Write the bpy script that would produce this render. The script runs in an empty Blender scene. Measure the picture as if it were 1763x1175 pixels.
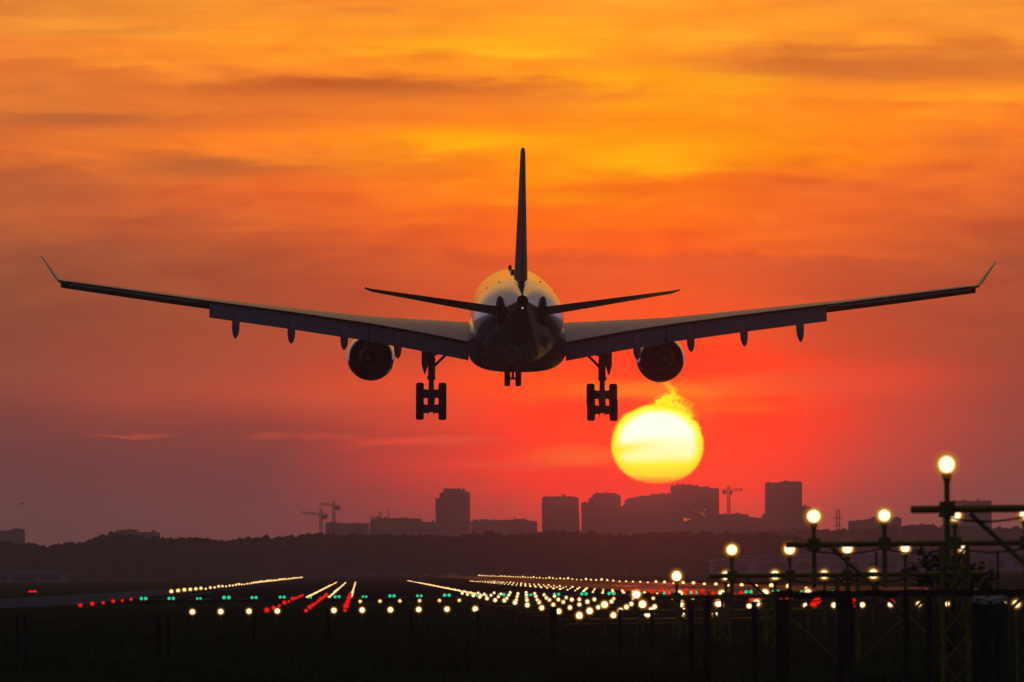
import bpy, bmesh, math, random
import numpy as np
from mathutils import Vector, Matrix, Euler
random.seed(11)
rng = np.random.default_rng(11)
sc = bpy.context.scene
COL = sc.collection
R = math.radians

# ------------------------------------------------------------------ camera
CAM_H = 1.81                 # eye height above the runway (m)
FPX = 17080.0                # focal length of the photograph in its own pixels (1763 wide)
ROLL = -0.6
cam_d = bpy.data.cameras.new('camera'); cam = bpy.data.objects.new('camera', cam_d); COL.objects.link(cam)
cam_d.sensor_width = 36.0; cam_d.lens = 36.0 * FPX / 1763.0
cam_d.clip_start = 1.0; cam_d.clip_end = 30000.0
YAW, PITCH = 0.8976, 1.3191
cam.location = (0, 0, CAM_H)
CAMROT = Matrix.Rotation(R(-YAW), 3, 'Z') @ Matrix.Rotation(R(90 + PITCH), 3, 'X') @ Matrix.Rotation(R(ROLL), 3, 'Z')
cam.rotation_euler = CAMROT.to_euler()
cam_d.dof.use_dof = True; cam_d.dof.focus_distance = 640.0; cam_d.dof.aperture_fstop = 9.0
sc.camera = cam

def ray(px, py):
    v = CAMROT @ Vector(((px - 881.5) / FPX, -(py - 587.5) / FPX, -1.0))
    return v / v.y
def at(px, py, d):           # the place at distance d (along the runway axis) seen in that direction
    v = ray(px, py) * d
    return Vector((v.x, d, CAM_H + v.z))
def azel(px, py):
    v = ray(px, py)
    return math.degrees(math.atan2(v.x, v.y)), math.degrees(math.atan2(v.z, math.hypot(v.x, v.y)))
def lin(c):
    return tuple(((x / 255) / 12.92 if x / 255 <= 0.04045 else ((x / 255 + 0.055) / 1.055) ** 2.4) for x in c)

# ------------------------------------------------------------------ world (evening sky)
w = bpy.data.worlds.new('World'); sc.world = w; w.use_nodes = True
nt = w.node_tree; nt.nodes.clear()
def nd(t, tree=None):
    return (tree or nt).nodes.new(t)
def MA(op, a, b=None, c=None, clamp=False):
    n = nd('ShaderNodeMath'); n.operation = op; n.use_clamp = clamp
    for i, v in enumerate((a, b, c)):
        if v is None: continue
        if isinstance(v, (int, float)): n.inputs[i].default_value = v
        else: nt.links.new(v, n.inputs[i])
    return n.outputs[0]
def SS(v, a, b, lo=0.0, hi=1.0, kind='SMOOTHSTEP'):
    n = nd('ShaderNodeMapRange'); n.interpolation_type = kind
    nt.links.new(v, n.inputs[0]); n.inputs[1].default_value = a; n.inputs[2].default_value = b
    n.inputs[3].default_value = lo; n.inputs[4].default_value = hi
    return n.outputs[0]
def MIX(f, a, b, mode='MIX'):
    n = nd('ShaderNodeMix'); n.data_type = 'RGBA'; n.blend_type = mode; n.clamp_factor = True
    for s, v in ((n.inputs[0], f), (n.inputs[6], a), (n.inputs[7], b)):
        if isinstance(v, (int, float)): s.default_value = v
        elif isinstance(v, tuple): s.default_value = (*v, 1)
        else: nt.links.new(v, s)
    return n.outputs[2]
tc = nd('ShaderNodeTexCoord'); sep = nd('ShaderNodeSeparateXYZ'); nt.links.new(tc.outputs['Generated'], sep.inputs[0])
dx, dy, dz = sep.outputs
AZ = MA('MULTIPLY', MA('ARCTAN2', dx, dy), 57.29578)
EL = MA('MULTIPLY', MA('ARCSINE', dz), 57.29578)
# cloud layers lie a little tilted to the horizon; sky degrees turned by that tilt
cR, sR = math.cos(R(0.6)), math.sin(R(0.6))
U = MA('SUBTRACT', MA('MULTIPLY', AZ, cR), MA('MULTIPLY', EL, sR))
V = MA('ADD', MA('MULTIPLY', AZ, sR), MA('MULTIPLY', EL, cR))
def uv(px, py):
    return (px - 618) / 298.1, (983 - py) / 298.1
def noise(su, sv, scale, detail, rough=0.5, off=(0, 0), dist=0.0):
    cx = nd('ShaderNodeCombineXYZ')
    nt.links.new(MA('MULTIPLY_ADD', U, su, off[0]), cx.inputs[0]); nt.links.new(MA('MULTIPLY_ADD', V, sv, off[1]), cx.inputs[1])
    n = nd('ShaderNodeTexNoise'); n.noise_dimensions = '2D'
    nt.links.new(cx.outputs[0], n.inputs['Vector'])
    n.inputs['Scale'].default_value = scale; n.inputs['Detail'].default_value = detail
    n.inputs['Roughness'].default_value = rough; n.inputs['Distortion'].default_value = dist
    return MA('SUBTRACT', n.outputs[0], 0.5)
n1 = noise(0.30, 1.5, 1.3, 6, 0.55, (3.1, 7.7), 0.3)
n2 = noise(0.22, 2.6, 2.2, 6, 0.6, (13.0, 2.0), 0.2)
n3 = noise(0.55, 2.2, 3.0, 5, 0.55, (5.5, 21.0), 0.4)
calm = SS(V, 0.55, 2.0, 0.22, 1.0)
Vw = MA('ADD', V, MA('MULTIPLY', MA('ADD', MA('MULTIPLY', n1, 0.40), MA('MULTIPLY', n3, 0.18)), calm))
VN = MA('DIVIDE', Vw, 3.4)
COLS = [
 (0,   [(0,(215,130,60)),(100,(240,132,58)),(150,(222,118,56)),(205,(205,108,58)),(250,(218,108,54)),(300,(190,94,57)),(360,(186,92,58)),(420,(172,86,60)),(470,(152,78,60)),(550,(138,72,60)),(650,(140,70,62)),(720,(124,60,58)),(800,(106,58,58)),(870,(100,58,59)),(940,(100,58,59))]),
 (440, [(0,(242,143,52)),(80,(255,152,42)),(115,(255,140,45)),(150,(228,118,50)),(195,(226,113,50)),(235,(255,130,38)),(290,(225,108,48)),(345,(232,102,46)),(400,(204,92,52)),(470,(172,78,54)),(550,(165,72,54)),(640,(178,74,58)),(680,(190,75,56)),(740,(150,60,53)),(800,(123,57,56)),(870,(112,58,58)),(940,(112,60,59))]),
 (880, [(0,(255,148,46)),(75,(255,166,30)),(120,(255,145,35)),(155,(236,124,44)),(200,(255,132,28)),(245,(255,152,4)),(290,(255,140,5)),(340,(255,118,18)),(385,(248,98,30)),(430,(240,92,34)),(448,(220,84,42)),(520,(215,82,45)),(590,(205,75,50)),(650,(252,78,30)),(700,(236,75,45)),(760,(210,58,42)),(800,(240,55,36)),(850,(190,52,44)),(900,(160,54,50)),(940,(150,56,52))]),
 (1130,[(0,(255,152,46)),(60,(255,160,42)),(105,(255,146,35)),(135,(255,165,20)),(200,(255,140,15)),(275,(255,165,0)),(325,(255,122,12)),(380,(255,106,10)),(432,(253,96,22)),(448,(228,84,42)),(470,(226,86,42)),(550,(242,88,35)),(600,(252,85,25)),(640,(255,90,10)),(690,(255,112,0)),(750,(255,72,0)),(830,(255,40,0)),(880,(225,60,45)),(940,(190,64,52))]),
 (1450,[(0,(244,146,54)),(55,(255,155,45)),(105,(225,122,50)),(145,(255,140,40)),(220,(255,138,25)),(285,(252,128,15)),(335,(238,105,40)),(400,(232,98,42)),(428,(226,94,44)),(444,(198,80,50)),(520,(190,75,50)),(600,(188,72,50)),(650,(218,70,50)),(720,(203,68,55)),(790,(190,66,56)),(850,(165,66,58)),(910,(140,70,62)),(940,(135,70,62))]),
 (1763,[(0,(235,140,55)),(50,(252,148,50)),(95,(222,122,50)),(150,(252,142,38)),(220,(246,120,40)),(270,(236,110,45)),(330,(215,95,48)),(380,(195,85,52)),(430,(166,76,55)),(520,(168,72,55)),(600,(158,68,56)),(680,(155,66,58)),(760,(150,66,58)),(850,(135,66,60)),(920,(125,70,62)),(940,(122,70,62))]),
]
base = None; pu = None
for px, stops in COLS:
    r = nd('ShaderNodeValToRGB'); nt.links.new(VN, r.inputs[0]); r.color_ramp.interpolation = 'B_SPLINE' if False else 'LINEAR'
    st = sorted([(max(0, min(1, uv(0, y)[1] / 3.4)), lin(c)) for y, c in stops])
    e = r.color_ramp.elements
    e[0].position, e[0].color = st[0][0], (*st[0][1], 1); e[1].position, e[1].color = st[-1][0], (*st[-1][1], 1)
    for p, c in st[1:-1]:
        k = e.new(p); k.color = (*c, 1)
    u = uv(px, 0)[0]
    base = r.outputs[0] if base is None else MIX(SS(MA('ADD', U, MA('MULTIPLY', n1, 0.5)), pu, u, kind='LINEAR'), base, r.outputs[0])
    pu = u
# red glow round the sun
U_g = MA('ADD', U, MA('MULTIPLY', n3, 0.25)); V_g = MA('ADD', V, MA('MULTIPLY', n3, 0.10))
gd = MA('SQRT', MA('ADD', MA('POWER', MA('DIVIDE', MA('SUBTRACT', U_g, uv(1140, 0)[0]), 1.15), 2.0), MA('POWER', MA('DIVIDE', MA('SUBTRACT', V_g, uv(0, 735)[1]), 0.62), 2.0)))
base = MIX(SS(gd, 0.42, 1.18, 0.88, 0.0), base, (1.25, 0.012, 0.0))
base = MIX(SS(gd, 0.45, 1.75, 0.42, 0.0), base, (1.15, 0.045, 0.002))
# streaks: soft stretched patches of lit or dull cloud
STREAKS = [
 (790,240,110,15,(255,165,0),.9), (1120,282,120,20,(255,176,0),.9), (1262,140,75,20,(255,172,22),.8), (860,80,170,12,(255,178,30),.7), (1010,130,120,12,(255,165,20),.6),
 (1480,108,260,28,(206,106,50),.85), (1700,98,90,30,(222,122,54),.7), (610,152,260,14,(196,98,48),.8), (130,205,130,12,(180,94,58),.75), (350,282,140,18,(176,88,54),.75),
 (1700,245,80,20,(226,110,48),.6), (60,330,170,32,(176,88,60),.6), (1500,322,220,10,(226,100,46),.5), (190,52,130,8,(205,122,62),.5), (640,20,90,6,(228,132,50),.5), (1000,165,110,8,(232,118,44),.5),
 (420,62,200,9,(255,148,50),.5), (300,95,180,14,(255,150,42),.6), (1650,160,130,14,(255,148,40),.6), (950,345,90,8,(255,150,0),.6), (960,385,120,12,(255,112,0),.6), (1330,275,120,14,(255,140,0),.5),
 (230,748,58,3.5,(186,72,55),.8), (455,754,32,4,(180,70,56),.8), (565,752,60,4,(196,70,56),.7), (735,760,115,7,(236,72,52),.8), (870,802,90,6,(246,72,48),.7), (800,752,60,3,(240,80,60),.6),
 (1000,785,80,14,(255,105,20),.7), (1110,672,150,20,(255,135,0),.75), (1290,660,120,16,(252,92,30),.6), (960,650,120,30,(255,80,20),.5), (1250,705,90,12,(255,110,5),.5), (1440,655,140,18,(232,72,52),.5),
 (1080,836,150,20,(255,30,0),.8), (1010,808,40,7,(245,35,5),.7), (1250,760,70,60,(255,55,0),.6), (1010,740,60,30,(255,60,0),.6),
]
wu = MA('MULTIPLY', n3, 0.25); wv = MA('MULTIPLY', MA('ADD', n2, n3), 0.10)
Uq = MA('ADD', U, wu); Vq = MA('ADD', V, wv)
for x, y, rx, ry, c, a in STREAKS:
    u, v = uv(x, y)
    g = MA('ADD', MA('POWER', MA('DIVIDE', MA('SUBTRACT', Uq, u), rx / 298.1), 2.0), MA('POWER', MA('DIVIDE', MA('SUBTRACT', Vq, v), ry / 298.1), 2.0))
    f = MA('MULTIPLY', MA('POWER', 2.718, MA('MULTIPLY', MA('POWER', g, 1.4), -0.75)), min(1.0, a * 1.1))
    base = MIX(f, base, lin(c))
# fine cloud texture
amp = SS(V, 0.9, 2.2, 0.10, 0.54)
fine = MA('ADD', 1.0, MA('MULTIPLY', MA('ADD', n2, MA('MULTIPLY', n3, 0.7)), amp))
cc = nd('ShaderNodeCombineXYZ')
for i, p in enumerate((0.75, 1.35, 0.6)):
    nt.links.new(MA('POWER', fine, p), cc.inputs[i])
base = MIX(1.0, base, cc.outputs[0], 'MULTIPLY')
base = MIX(SS(V, 0.4, 1.4), base, MIX(1.0, base, (1.07, 1.05, 0.72), 'MULTIPLY'))
# the sun: flattened, its edge torn by the warm air
su, sv = uv(1132, 765)
tn = noise(1.0, 1.9, 34.0, 4, 0.65, (1.0, 4.0)); tn2 = noise(1.0, 1.3, 13.0, 3, 0.55, (8.0, 3.0))
tear = SS(V, sv - 0.1, sv + 0.22, 0.02, 0.22)
side = SS(U, su, su + 0.25, 0.35, 1.0)
qx = MA('DIVIDE', MA('SUBTRACT', U, su), 79 / 298.1); qy = MA('DIVIDE', MA('SUBTRACT', V, sv), 68 / 298.1)
q = MA('SQRT', MA('ADD', MA('POWER', MA('ABSOLUTE', qx), 2.15), MA('POWER', MA('ABSOLUTE', qy), 2.15)))
q = MA('ADD', q, MA('MULTIPLY', MA('MULTIPLY', MA('ADD', tn, tn2), tear), side))
# tongue of torn light above it
pu_, pv_ = uv(1150, 705)
lean = MA('MULTIPLY', MA('SUBTRACT', V, pv_), 0.10)
tu = MA('ABSOLUTE', MA('ADD', MA('SUBTRACT', MA('SUBTRACT', U, pu_), lean), MA('MULTIPLY', tn2, 0.16)))
tw = SS(V, pv_ - 0.02, pv_ + 0.13, 0.17, 0.035)
tongue = MA('MULTIPLY', SS(MA('DIVIDE', tu, tw), 0.35, 1.1, 1.0, 0.0), SS(V, pv_ + 0.05, pv_ + 0.19, 1.0, 0.0))
tongue = MA('MULTIPLY', tongue, SS(MA('ADD', MA('MULTIPLY', tn, 0.45), tn2), -0.36, 0.20))
tongue = MA('MULTIPLY', tongue, SS(V, sv + 0.05, sv + 0.15))
base = MIX(MA('MINIMUM', MA('MULTIPLY', tongue, 1.6), 1.0), base, (1.35, 1.0, 0.0))
wisp = MA('MULTIPLY', MA('MULTIPLY', SS(MA('ABSOLUTE', MA('SUBTRACT', U, uv(1195, 0)[0])), 0.02, 0.26, 1.0, 0.0), SS(MA('ABSOLUTE', MA('SUBTRACT', V, uv(0, 690)[1])), 0.05, 0.24, 1.0, 0.0)), SS(tn, 0.0, 0.16))
base = MIX(MA('MULTIPLY', wisp, 0.3), base, (1.0, 0.36, 0.0))
rs = nd('ShaderNodeValToRGB'); nt.links.new(q, rs.inputs[0])
e = rs.color_ramp.elements
e[0].position = 0.74; e[0].color = (1.05, 1.0, 0.80, 1); e[1].position = 0.99; e[1].color = (1.0, 0.62, 0.0, 1)
k = e.new(0.87); k.color = (1.0, 0.92, 0.10, 1); k = e.new(0.94); k.color = (1.0, 0.86, 0.0, 1)
rv = nd('ShaderNodeValToRGB'); nt.links.new(MA('ADD', MA('DIVIDE', MA('SUBTRACT', V, uv(0, 840)[1]), 150 / 298.1), MA('MULTIPLY', n3, 0.12)), rv.inputs[0])
e = rv.color_ramp.elements
e[0].position = 0.03; e[0].color = (1.0, 0.10, 0.0, 1); e[1].position = 0.62; e[1].color = (1, 1, 1, 1)
for p, c in ((0.10, (1.0, 0.40, 0.01)), (0.17, (1.0, 0.74, 0.01)), (0.26, (1.0, 0.88, 0.02)), (0.34, (1.0, 0.95, 0.45)), (0.50, (1.0, 0.97, 0.70))):
    k = e.new(p); k.color = (*c, 1)
suncol = MIX(1.0, rs.outputs[0], rv.outputs[0], 'MULTIPLY')
nu, nv = uv(1052, 776)
g = MA('ADD', MA('POWER', MA('DIVIDE', MA('SUBTRACT', Uq, nu), 50 / 298.1), 2.0), MA('POWER', MA('DIVIDE', MA('SUBTRACT', MA('SUBTRACT', V, nv), MA('MULTIPLY', MA('SUBTRACT', U, nu), 0.16)), 8 / 298.1), 2.0))
suncol = MIX(MA('MULTIPLY', MA('POWER', 2.718, MA('MULTIPLY', g, -0.7)), 0.95), suncol, (1.0, 0.80, 0.0))
SUN_GAIN = 1.3
sung = nd('ShaderNodeVectorMath'); sung.operation = 'SCALE'; nt.links.new(suncol, sung.inputs[0]); sung.inputs['Scale'].default_value = SUN_GAIN
base = MIX(SS(q, 0.955, 1.04, 1.0, 0.0), base, sung.outputs[0])
# away from the sunset the sky is dim and blue grey
SUN_AZ, SUN_EL = azel(1132, 765)
sd = Vector((math.sin(R(SUN_AZ)) * math.cos(R(SUN_EL)), math.cos(R(SUN_AZ)) * math.cos(R(SUN_EL)), math.sin(R(SUN_EL))))
dot = nd('ShaderNodeVectorMath'); dot.operation = 'DOT_PRODUCT'
nt.links.new(tc.outputs['Generated'], dot.inputs[0]); dot.inputs[1].default_value = sd
ang = MA('MULTIPLY', MA('ARCCOSINE', MA('MINIMUM', dot.outputs['Value'], 1.0)), 57.29578)
gold = MA('MULTIPLY', SS(EL, 1.5, 4.0), MA('MULTIPLY', SS(EL, 8, 24, 1.0, 0.0), SS(MA('ABSOLUTE', MA('SUBTRACT', AZ, 1.2)), 5, 12, 1.0, 0.0)))
far1 = MIX(SS(ang, 10, 32), (0.22, 0.195, 0.29), (0.080, 0.078, 0.125))
warm = MA('MULTIPLY', SS(EL, 2.0, 6.0), MA('MULTIPLY', SS(EL, 22, 55, 1.0, 0.0), SS(MA('ABSOLUTE', MA('SUBTRACT', AZ, 2.0)), 14, 45, 1.0, 0.0)))
far1 = MIX(warm, far1, (0.18, 0.132, 0.13))
far1 = MIX(gold, far1, (0.72, 0.34, 0.085))
far2 = MIX(SS(ang, 30, 75), far1, (0.029, 0.038, 0.069))
sky = MIX(SS(ang, 4.6, 9), base, far2)
# the air near the ground dims the low sky: the sky beyond it is that much brighter
HAZE = 1.35e-4; HTOP = 56.0
tau = MA('MULTIPLY', MA('MINIMUM', MA('DIVIDE', HTOP, MA('TANGENT', MA('MULTIPLY', MA('MAXIMUM', EL, 0.05), 0.0174533))), 8990.0), HAZE)
gn = nd('ShaderNodeVectorMath'); gn.operation = 'SCALE'; nt.links.new(sky, gn.inputs[0]); nt.links.new(MA('POWER', 2.71828, MA('MULTIPLY', tau, 0.55)), gn.inputs['Scale'])
sky = gn.outputs[0]
sky = MIX(SS(EL, -0.6, -0.15, 1.0, 0.0), sky, (0.004, 0.004, 0.004))
bg = nd('ShaderNodeBackground'); nt.links.new(sky, bg.inputs[0]); bg.inputs[1].default_value = 1.0
ow = nd('ShaderNodeOutputWorld'); nt.links.new(bg.outputs[0], ow.inputs[0])
w.cycles.sampling_method = 'MANUAL'; w.cycles.sample_map_resolution = 2048

# ------------------------------------------------------------------ sun lamp
sl = bpy.data.lights.new('sun_light', 'SUN'); so = bpy.data.objects.new('sun_light', sl); COL.objects.link(so)
sl.energy = 0.0025; sl.angle = R(0.53); sl.color = (1.0, 0.06, 0.05)
so.rotation_euler = (-sd).to_track_quat('-Z', 'Y').to_euler(); so.location = (60, 0, 60)

sc.view_settings.view_transform = 'Standard'; sc.view_settings.look = 'None'
sc.view_settings.exposure = 0.0; sc.view_settings.gamma = 1.0
cy = sc.cycles
cy.use_denoising = True; cy.max_bounces = 6; cy.diffuse_bounces = 2; cy.glossy_bounces = 3; cy.transparent_max_bounces = 8
cy.volume_bounces = 0; cy.sample_clamp_indirect = 2.0; cy.use_light_tree = True
cy.caustics_reflective = False; cy.caustics_refractive = False

# ------------------------------------------------------------------ materials
def mat(name, col, rough=0.6, metal=0.0, spec=0.5, coat=0.0, var=0.0, vscale=3.0, bump=0.0, bscale=20.0, stretch=(1, 1, 1), rvar=0.0):
    m = bpy.data.materials.new(name); m.use_nodes = True
    t = m.node_tree; p = t.nodes['Principled BSDF']
    p.inputs['Base Color'].default_value = (*col, 1); p.inputs['Roughness'].default_value = rough
    p.inputs['Metallic'].default_value = metal; p.inputs['Specular IOR Level'].default_value = spec
    p.inputs['Coat Weight'].default_value = coat; p.inputs['Coat Roughness'].default_value = 0.10
    if var or bump or rvar:
        c = t.nodes.new('ShaderNodeTexCoord'); mp = t.nodes.new('ShaderNodeMapping'); mp.inputs['Scale'].default_value = stretch
        t.links.new(c.outputs['Object'], mp.inputs[0])
        n = t.nodes.new('ShaderNodeTexNoise'); n.inputs['Scale'].default_value = vscale; n.inputs['Detail'].default_value = 6
        t.links.new(mp.outputs[0], n.inputs['Vector'])
        if var:
            r = t.nodes.new('ShaderNodeMapRange'); r.inputs[1].default_value = 0.3; r.inputs[2].default_value = 0.7
            r.inputs[3].default_value = 1 - var; r.inputs[4].default_value = 1 + var
            t.links.new(n.outputs[0], r.inputs[0])
            x = t.nodes.new('ShaderNodeVectorMath'); x.operation = 'SCALE'; x.inputs[0].default_value = col
            t.links.new(r.outputs[0], x.inputs['Scale']); t.links.new(x.outputs[0], p.inputs['Base Color'])
        if rvar:
            r = t.nodes.new('ShaderNodeMapRange'); r.inputs[1].default_value = 0.3; r.inputs[2].default_value = 0.7
            r.inputs[3].default_value = max(0.02, rough - rvar); r.inputs[4].default_value = min(1, rough + rvar)
            t.links.new(n.outputs[0], r.inputs[0]); t.links.new(r.outputs[0], p.inputs['Roughness'])
        if bump:
            n2_ = t.nodes.new('ShaderNodeTexNoise'); n2_.inputs['Scale'].default_value = bscale; n2_.inputs['Detail'].default_value = 5
            t.links.new(mp.outputs[0], n2_.inputs['Vector'])
            b = t.nodes.new('ShaderNodeBump'); b.inputs['Strength'].default_value = bump; b.inputs['Distance'].default_value = 0.05
            t.links.new(n2_.outputs[0], b.inputs['Height']); t.links.new(b.outputs[0], p.inputs['Normal'])
    return m
def glow(name, col, s, alpha=1.0):
    m = bpy.data.materials.new(name); m.use_nodes = True
    t = m.node_tree; t.nodes.clear()
    e = t.nodes.new('ShaderNodeEmission'); e.inputs[0].default_value = (*col, 1); e.inputs[1].default_value = s
    o = t.nodes.new('ShaderNodeOutputMaterial')
    if alpha < 1:
        tr = t.nodes.new('ShaderNodeBsdfTransparent'); mx = t.nodes.new('ShaderNodeMixShader'); mx.inputs[0].default_value = alpha
        t.links.new(tr.outputs[0], mx.inputs[1]); t.links.new(e.outputs[0], mx.inputs[2]); t.links.new(mx.outputs[0], o.inputs[0])
    else:
        t.links.new(e.outputs[0], o.inputs[0])
    m.cycles.emission_sampling = 'FRONT' if name in ('lamp_white', 'lamp_warm', 'lamp_red') else 'NONE'
    return m
M = {
 'grass': mat('grass', (0.060, 0.066, 0.020), 1.0, spec=0.0, var=0.45, vscale=0.12),
 'blade': mat('grass_blade', (0.13, 0.120, 0.035), 0.9, spec=0.05, var=0.6, vscale=0.3),
 'wet_asphalt': mat('wet_asphalt', (0.030, 0.028, 0.030), 0.8, spec=0.0, var=0.25, vscale=0.15, stretch=(1, 0.05, 1)),
 'asphalt': mat('asphalt', (0.022, 0.020, 0.021), 0.8, spec=0.0, var=0.25, vscale=0.15, stretch=(1, 0.05, 1), rvar=0.08),
 'concrete': mat('concrete', (0.21, 0.175, 0.165), 0.8, spec=0.0, var=0.2, vscale=0.1, rvar=0.06),
 'marking': mat('worn_white_marking', (0.14, 0.135, 0.13), 0.8, spec=0.0, var=0.3, vscale=0.8),
 'yellow': mat('yellow_paint', (0.30, 0.20, 0.018), 0.5, spec=0.4, var=0.3, vscale=4),
 'cable': mat('black_cable', (0.02, 0.02, 0.02), 0.6),
 'housing': mat('lamp_housing', (0.30, 0.20, 0.02), 0.5, var=0.2, vscale=6),
 'wood': mat('weathered_wood', (0.11, 0.08, 0.055), 0.95, spec=0.1, var=0.5, vscale=3, bump=0.6, bscale=14, stretch=(6, 6, 0.6)),
 'palewood': mat('pale_cut_wood', (0.62, 0.46, 0.34), 0.9, spec=0.1, var=0.35, vscale=6),
 'wire': mat('fence_wire', (0.10, 0.10, 0.10), 0.5, metal=0.6),
 'leaf': mat('leaf', (0.045, 0.065, 0.020), 0.8, spec=0.2, var=0.4, vscale=5),
 'twig': mat('twig', (0.05, 0.04, 0.03), 0.9),
 'far_leaf': mat('far_foliage', (0.030, 0.032, 0.022), 1.0, spec=0.0, var=0.4, vscale=0.1),
 'facade': mat('facade', (0.12, 0.125, 0.14), 0.8, spec=0.3, var=0.12, vscale=0.05),
 'facade_pale': mat('pale_facade', (0.17, 0.175, 0.19), 0.8, spec=0.3, var=0.12, vscale=0.05),
 'pale_wall': mat('pale_wall', (0.42, 0.43, 0.47), 0.7, spec=0.2, var=0.12, vscale=0.05),
 'glass': mat('dark_glass', (0.05, 0.052, 0.055), 0.35, spec=0.5),
 'roofing': mat('roofing', (0.50, 0.51, 0.55), 0.6, var=0.2, vscale=0.05),
 'crane': mat('crane_steel', (0.16, 0.12, 0.06), 0.6),
 'paint': mat('aircraft_paint', (0.26, 0.27, 0.29), 0.22, spec=0.5, coat=1.0, var=0.05, vscale=0.7, stretch=(1, 3, 1)),
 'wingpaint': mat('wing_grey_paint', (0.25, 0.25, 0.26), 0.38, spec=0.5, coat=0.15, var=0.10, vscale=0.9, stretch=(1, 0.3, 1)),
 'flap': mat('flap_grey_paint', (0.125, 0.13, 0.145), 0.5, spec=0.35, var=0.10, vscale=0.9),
 'dark': mat('seal_and_shade', (0.015, 0.014, 0.015), 0.7),  # black of seals; also stands in for shade in slots and under slats
 'nacelle': mat('nacelle_paint', (0.12, 0.12, 0.13), 0.25, spec=0.5, coat=1.0, var=0.06, vscale=0.8),
 'finpaint': mat('fin_paint', (0.30, 0.11, 0.07), 0.6, spec=0.2, coat=0.0, var=0.06, vscale=0.8),
 'belly': mat('belly_shade_paint', (0.05, 0.048, 0.05), 0.25, spec=0.5, coat=0.4, var=0.2, vscale=0.8),  # underside shade put into the colour, darker than the fuselage paint
 'metal': mat('engine_metal', (0.30, 0.28, 0.27), 0.38, metal=0.9, var=0.25, vscale=2),
 'cone': mat('exhaust_metal', (0.14, 0.12, 0.11), 0.45, metal=0.8, var=0.3, vscale=3),
 'gear': mat('gear_steel', (0.16, 0.16, 0.17), 0.5, metal=0.3, var=0.25, vscale=3),
 'tyre': mat('tyre_rubber', (0.018, 0.018, 0.018), 0.85, spec=0.2),
 'bird': mat('bird_feathers', (0.03, 0.03, 0.03), 0.9),
 'white': glow('lamp_white', (1.0, 0.86, 0.56), 2.6),
 'amber': glow('lamp_amber_halo', (1.0, 0.47, 0.06), 0.95, 0.38),  # halo materials: bloom round the lamps put in as see-through emissive shells
 'outer': glow('lamp_outer_halo', (1.0, 0.36, 0.03), 0.8, 0.075),
 'warm': glow('lamp_warm', (1.0, 0.68, 0.28), 2.1),
 'halo': glow('lamp_halo_shell', (1.0, 0.40, 0.05), 0.9, 0.22),
 'redhalo': glow('lamp_red_halo', (1.0, 0.01, 0.004), 0.8, 0.22),
 'dim': glow('lamp_dim', (1.0, 0.62, 0.22), 0.75),
 'red': glow('lamp_red', (1.0, 0.010, 0.006), 1.0),
 'green': glow('lamp_green', (0.02, 0.75, 0.34), 0.9),
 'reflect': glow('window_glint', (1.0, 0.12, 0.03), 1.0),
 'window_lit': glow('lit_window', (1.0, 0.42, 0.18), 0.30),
 'navlight': glow('tail_light', (1.0, 0.70, 0.42), 0.9),
}
def panel_lines(m, pitch_y, strength):
    """faint frame lines along the skin"""
    t = m.node_tree; p = t.nodes['Principled BSDF']
    c = t.nodes.new('ShaderNodeTexCoord'); s = t.nodes.new('ShaderNodeSeparateXYZ'); t.links.new(c.outputs['Object'], s.inputs[0])
    a = t.nodes.new('ShaderNodeMath'); a.operation = 'PINGPONG'; t.links.new(s.outputs[1], a.inputs[0]); a.inputs[1].default_value = pitch_y
    b = t.nodes.new('ShaderNodeMapRange'); b.inputs[1].default_value = 0.0; b.inputs[2].default_value = 0.05; t.links.new(a.outputs[0], b.inputs[0])
    u = t.nodes.new('ShaderNodeBump'); u.inputs['Strength'].default_value = strength; u.inputs['Distance'].default_value = 0.02
    t.links.new(b.outputs[0], u.inputs['Height']); t.links.new(u.outputs[0], p.inputs['Normal'])
panel_lines(M['paint'], 1.35, 0.30)
def damp(m):
    """patches of damp sheen on otherwise matt asphalt"""
    t = m.node_tree; out = next(n for n in t.nodes if n.type == 'OUTPUT_MATERIAL'); p = t.nodes['Principled BSDF']
    p.inputs['Specular IOR Level'].default_value = 0.0
    g = t.nodes.new('ShaderNodeBsdfGlossy'); g.inputs['Roughness'].default_value = 0.12; g.inputs['Color'].default_value = (0.8, 0.8, 0.8, 1)
    c = t.nodes.new('ShaderNodeTexCoord'); mp = t.nodes.new('ShaderNodeMapping'); mp.inputs['Scale'].default_value = (0.25, 0.012, 1)
    n = t.nodes.new('ShaderNodeTexNoise'); n.inputs['Scale'].default_value = 1.0; n.inputs['Detail'].default_value = 5
    r = t.nodes.new('ShaderNodeMapRange'); r.inputs[1].default_value = 0.35; r.inputs[2].default_value = 0.68; r.inputs[3].default_value = 0.03; r.inputs[4].default_value = 0.24
    x = t.nodes.new('ShaderNodeMixShader')
    t.links.new(c.outputs['Object'], mp.inputs[0]); t.links.new(mp.outputs[0], n.inputs['Vector']); t.links.new(n.outputs[0], r.inputs[0])
    t.links.new(r.outputs[0], x.inputs[0]); t.links.new(p.outputs[0], x.inputs[1]); t.links.new(g.outputs[0], x.inputs[2]); t.links.new(x.outputs[0], out.inputs['Surface'])
damp(M['wet_asphalt'])

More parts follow.
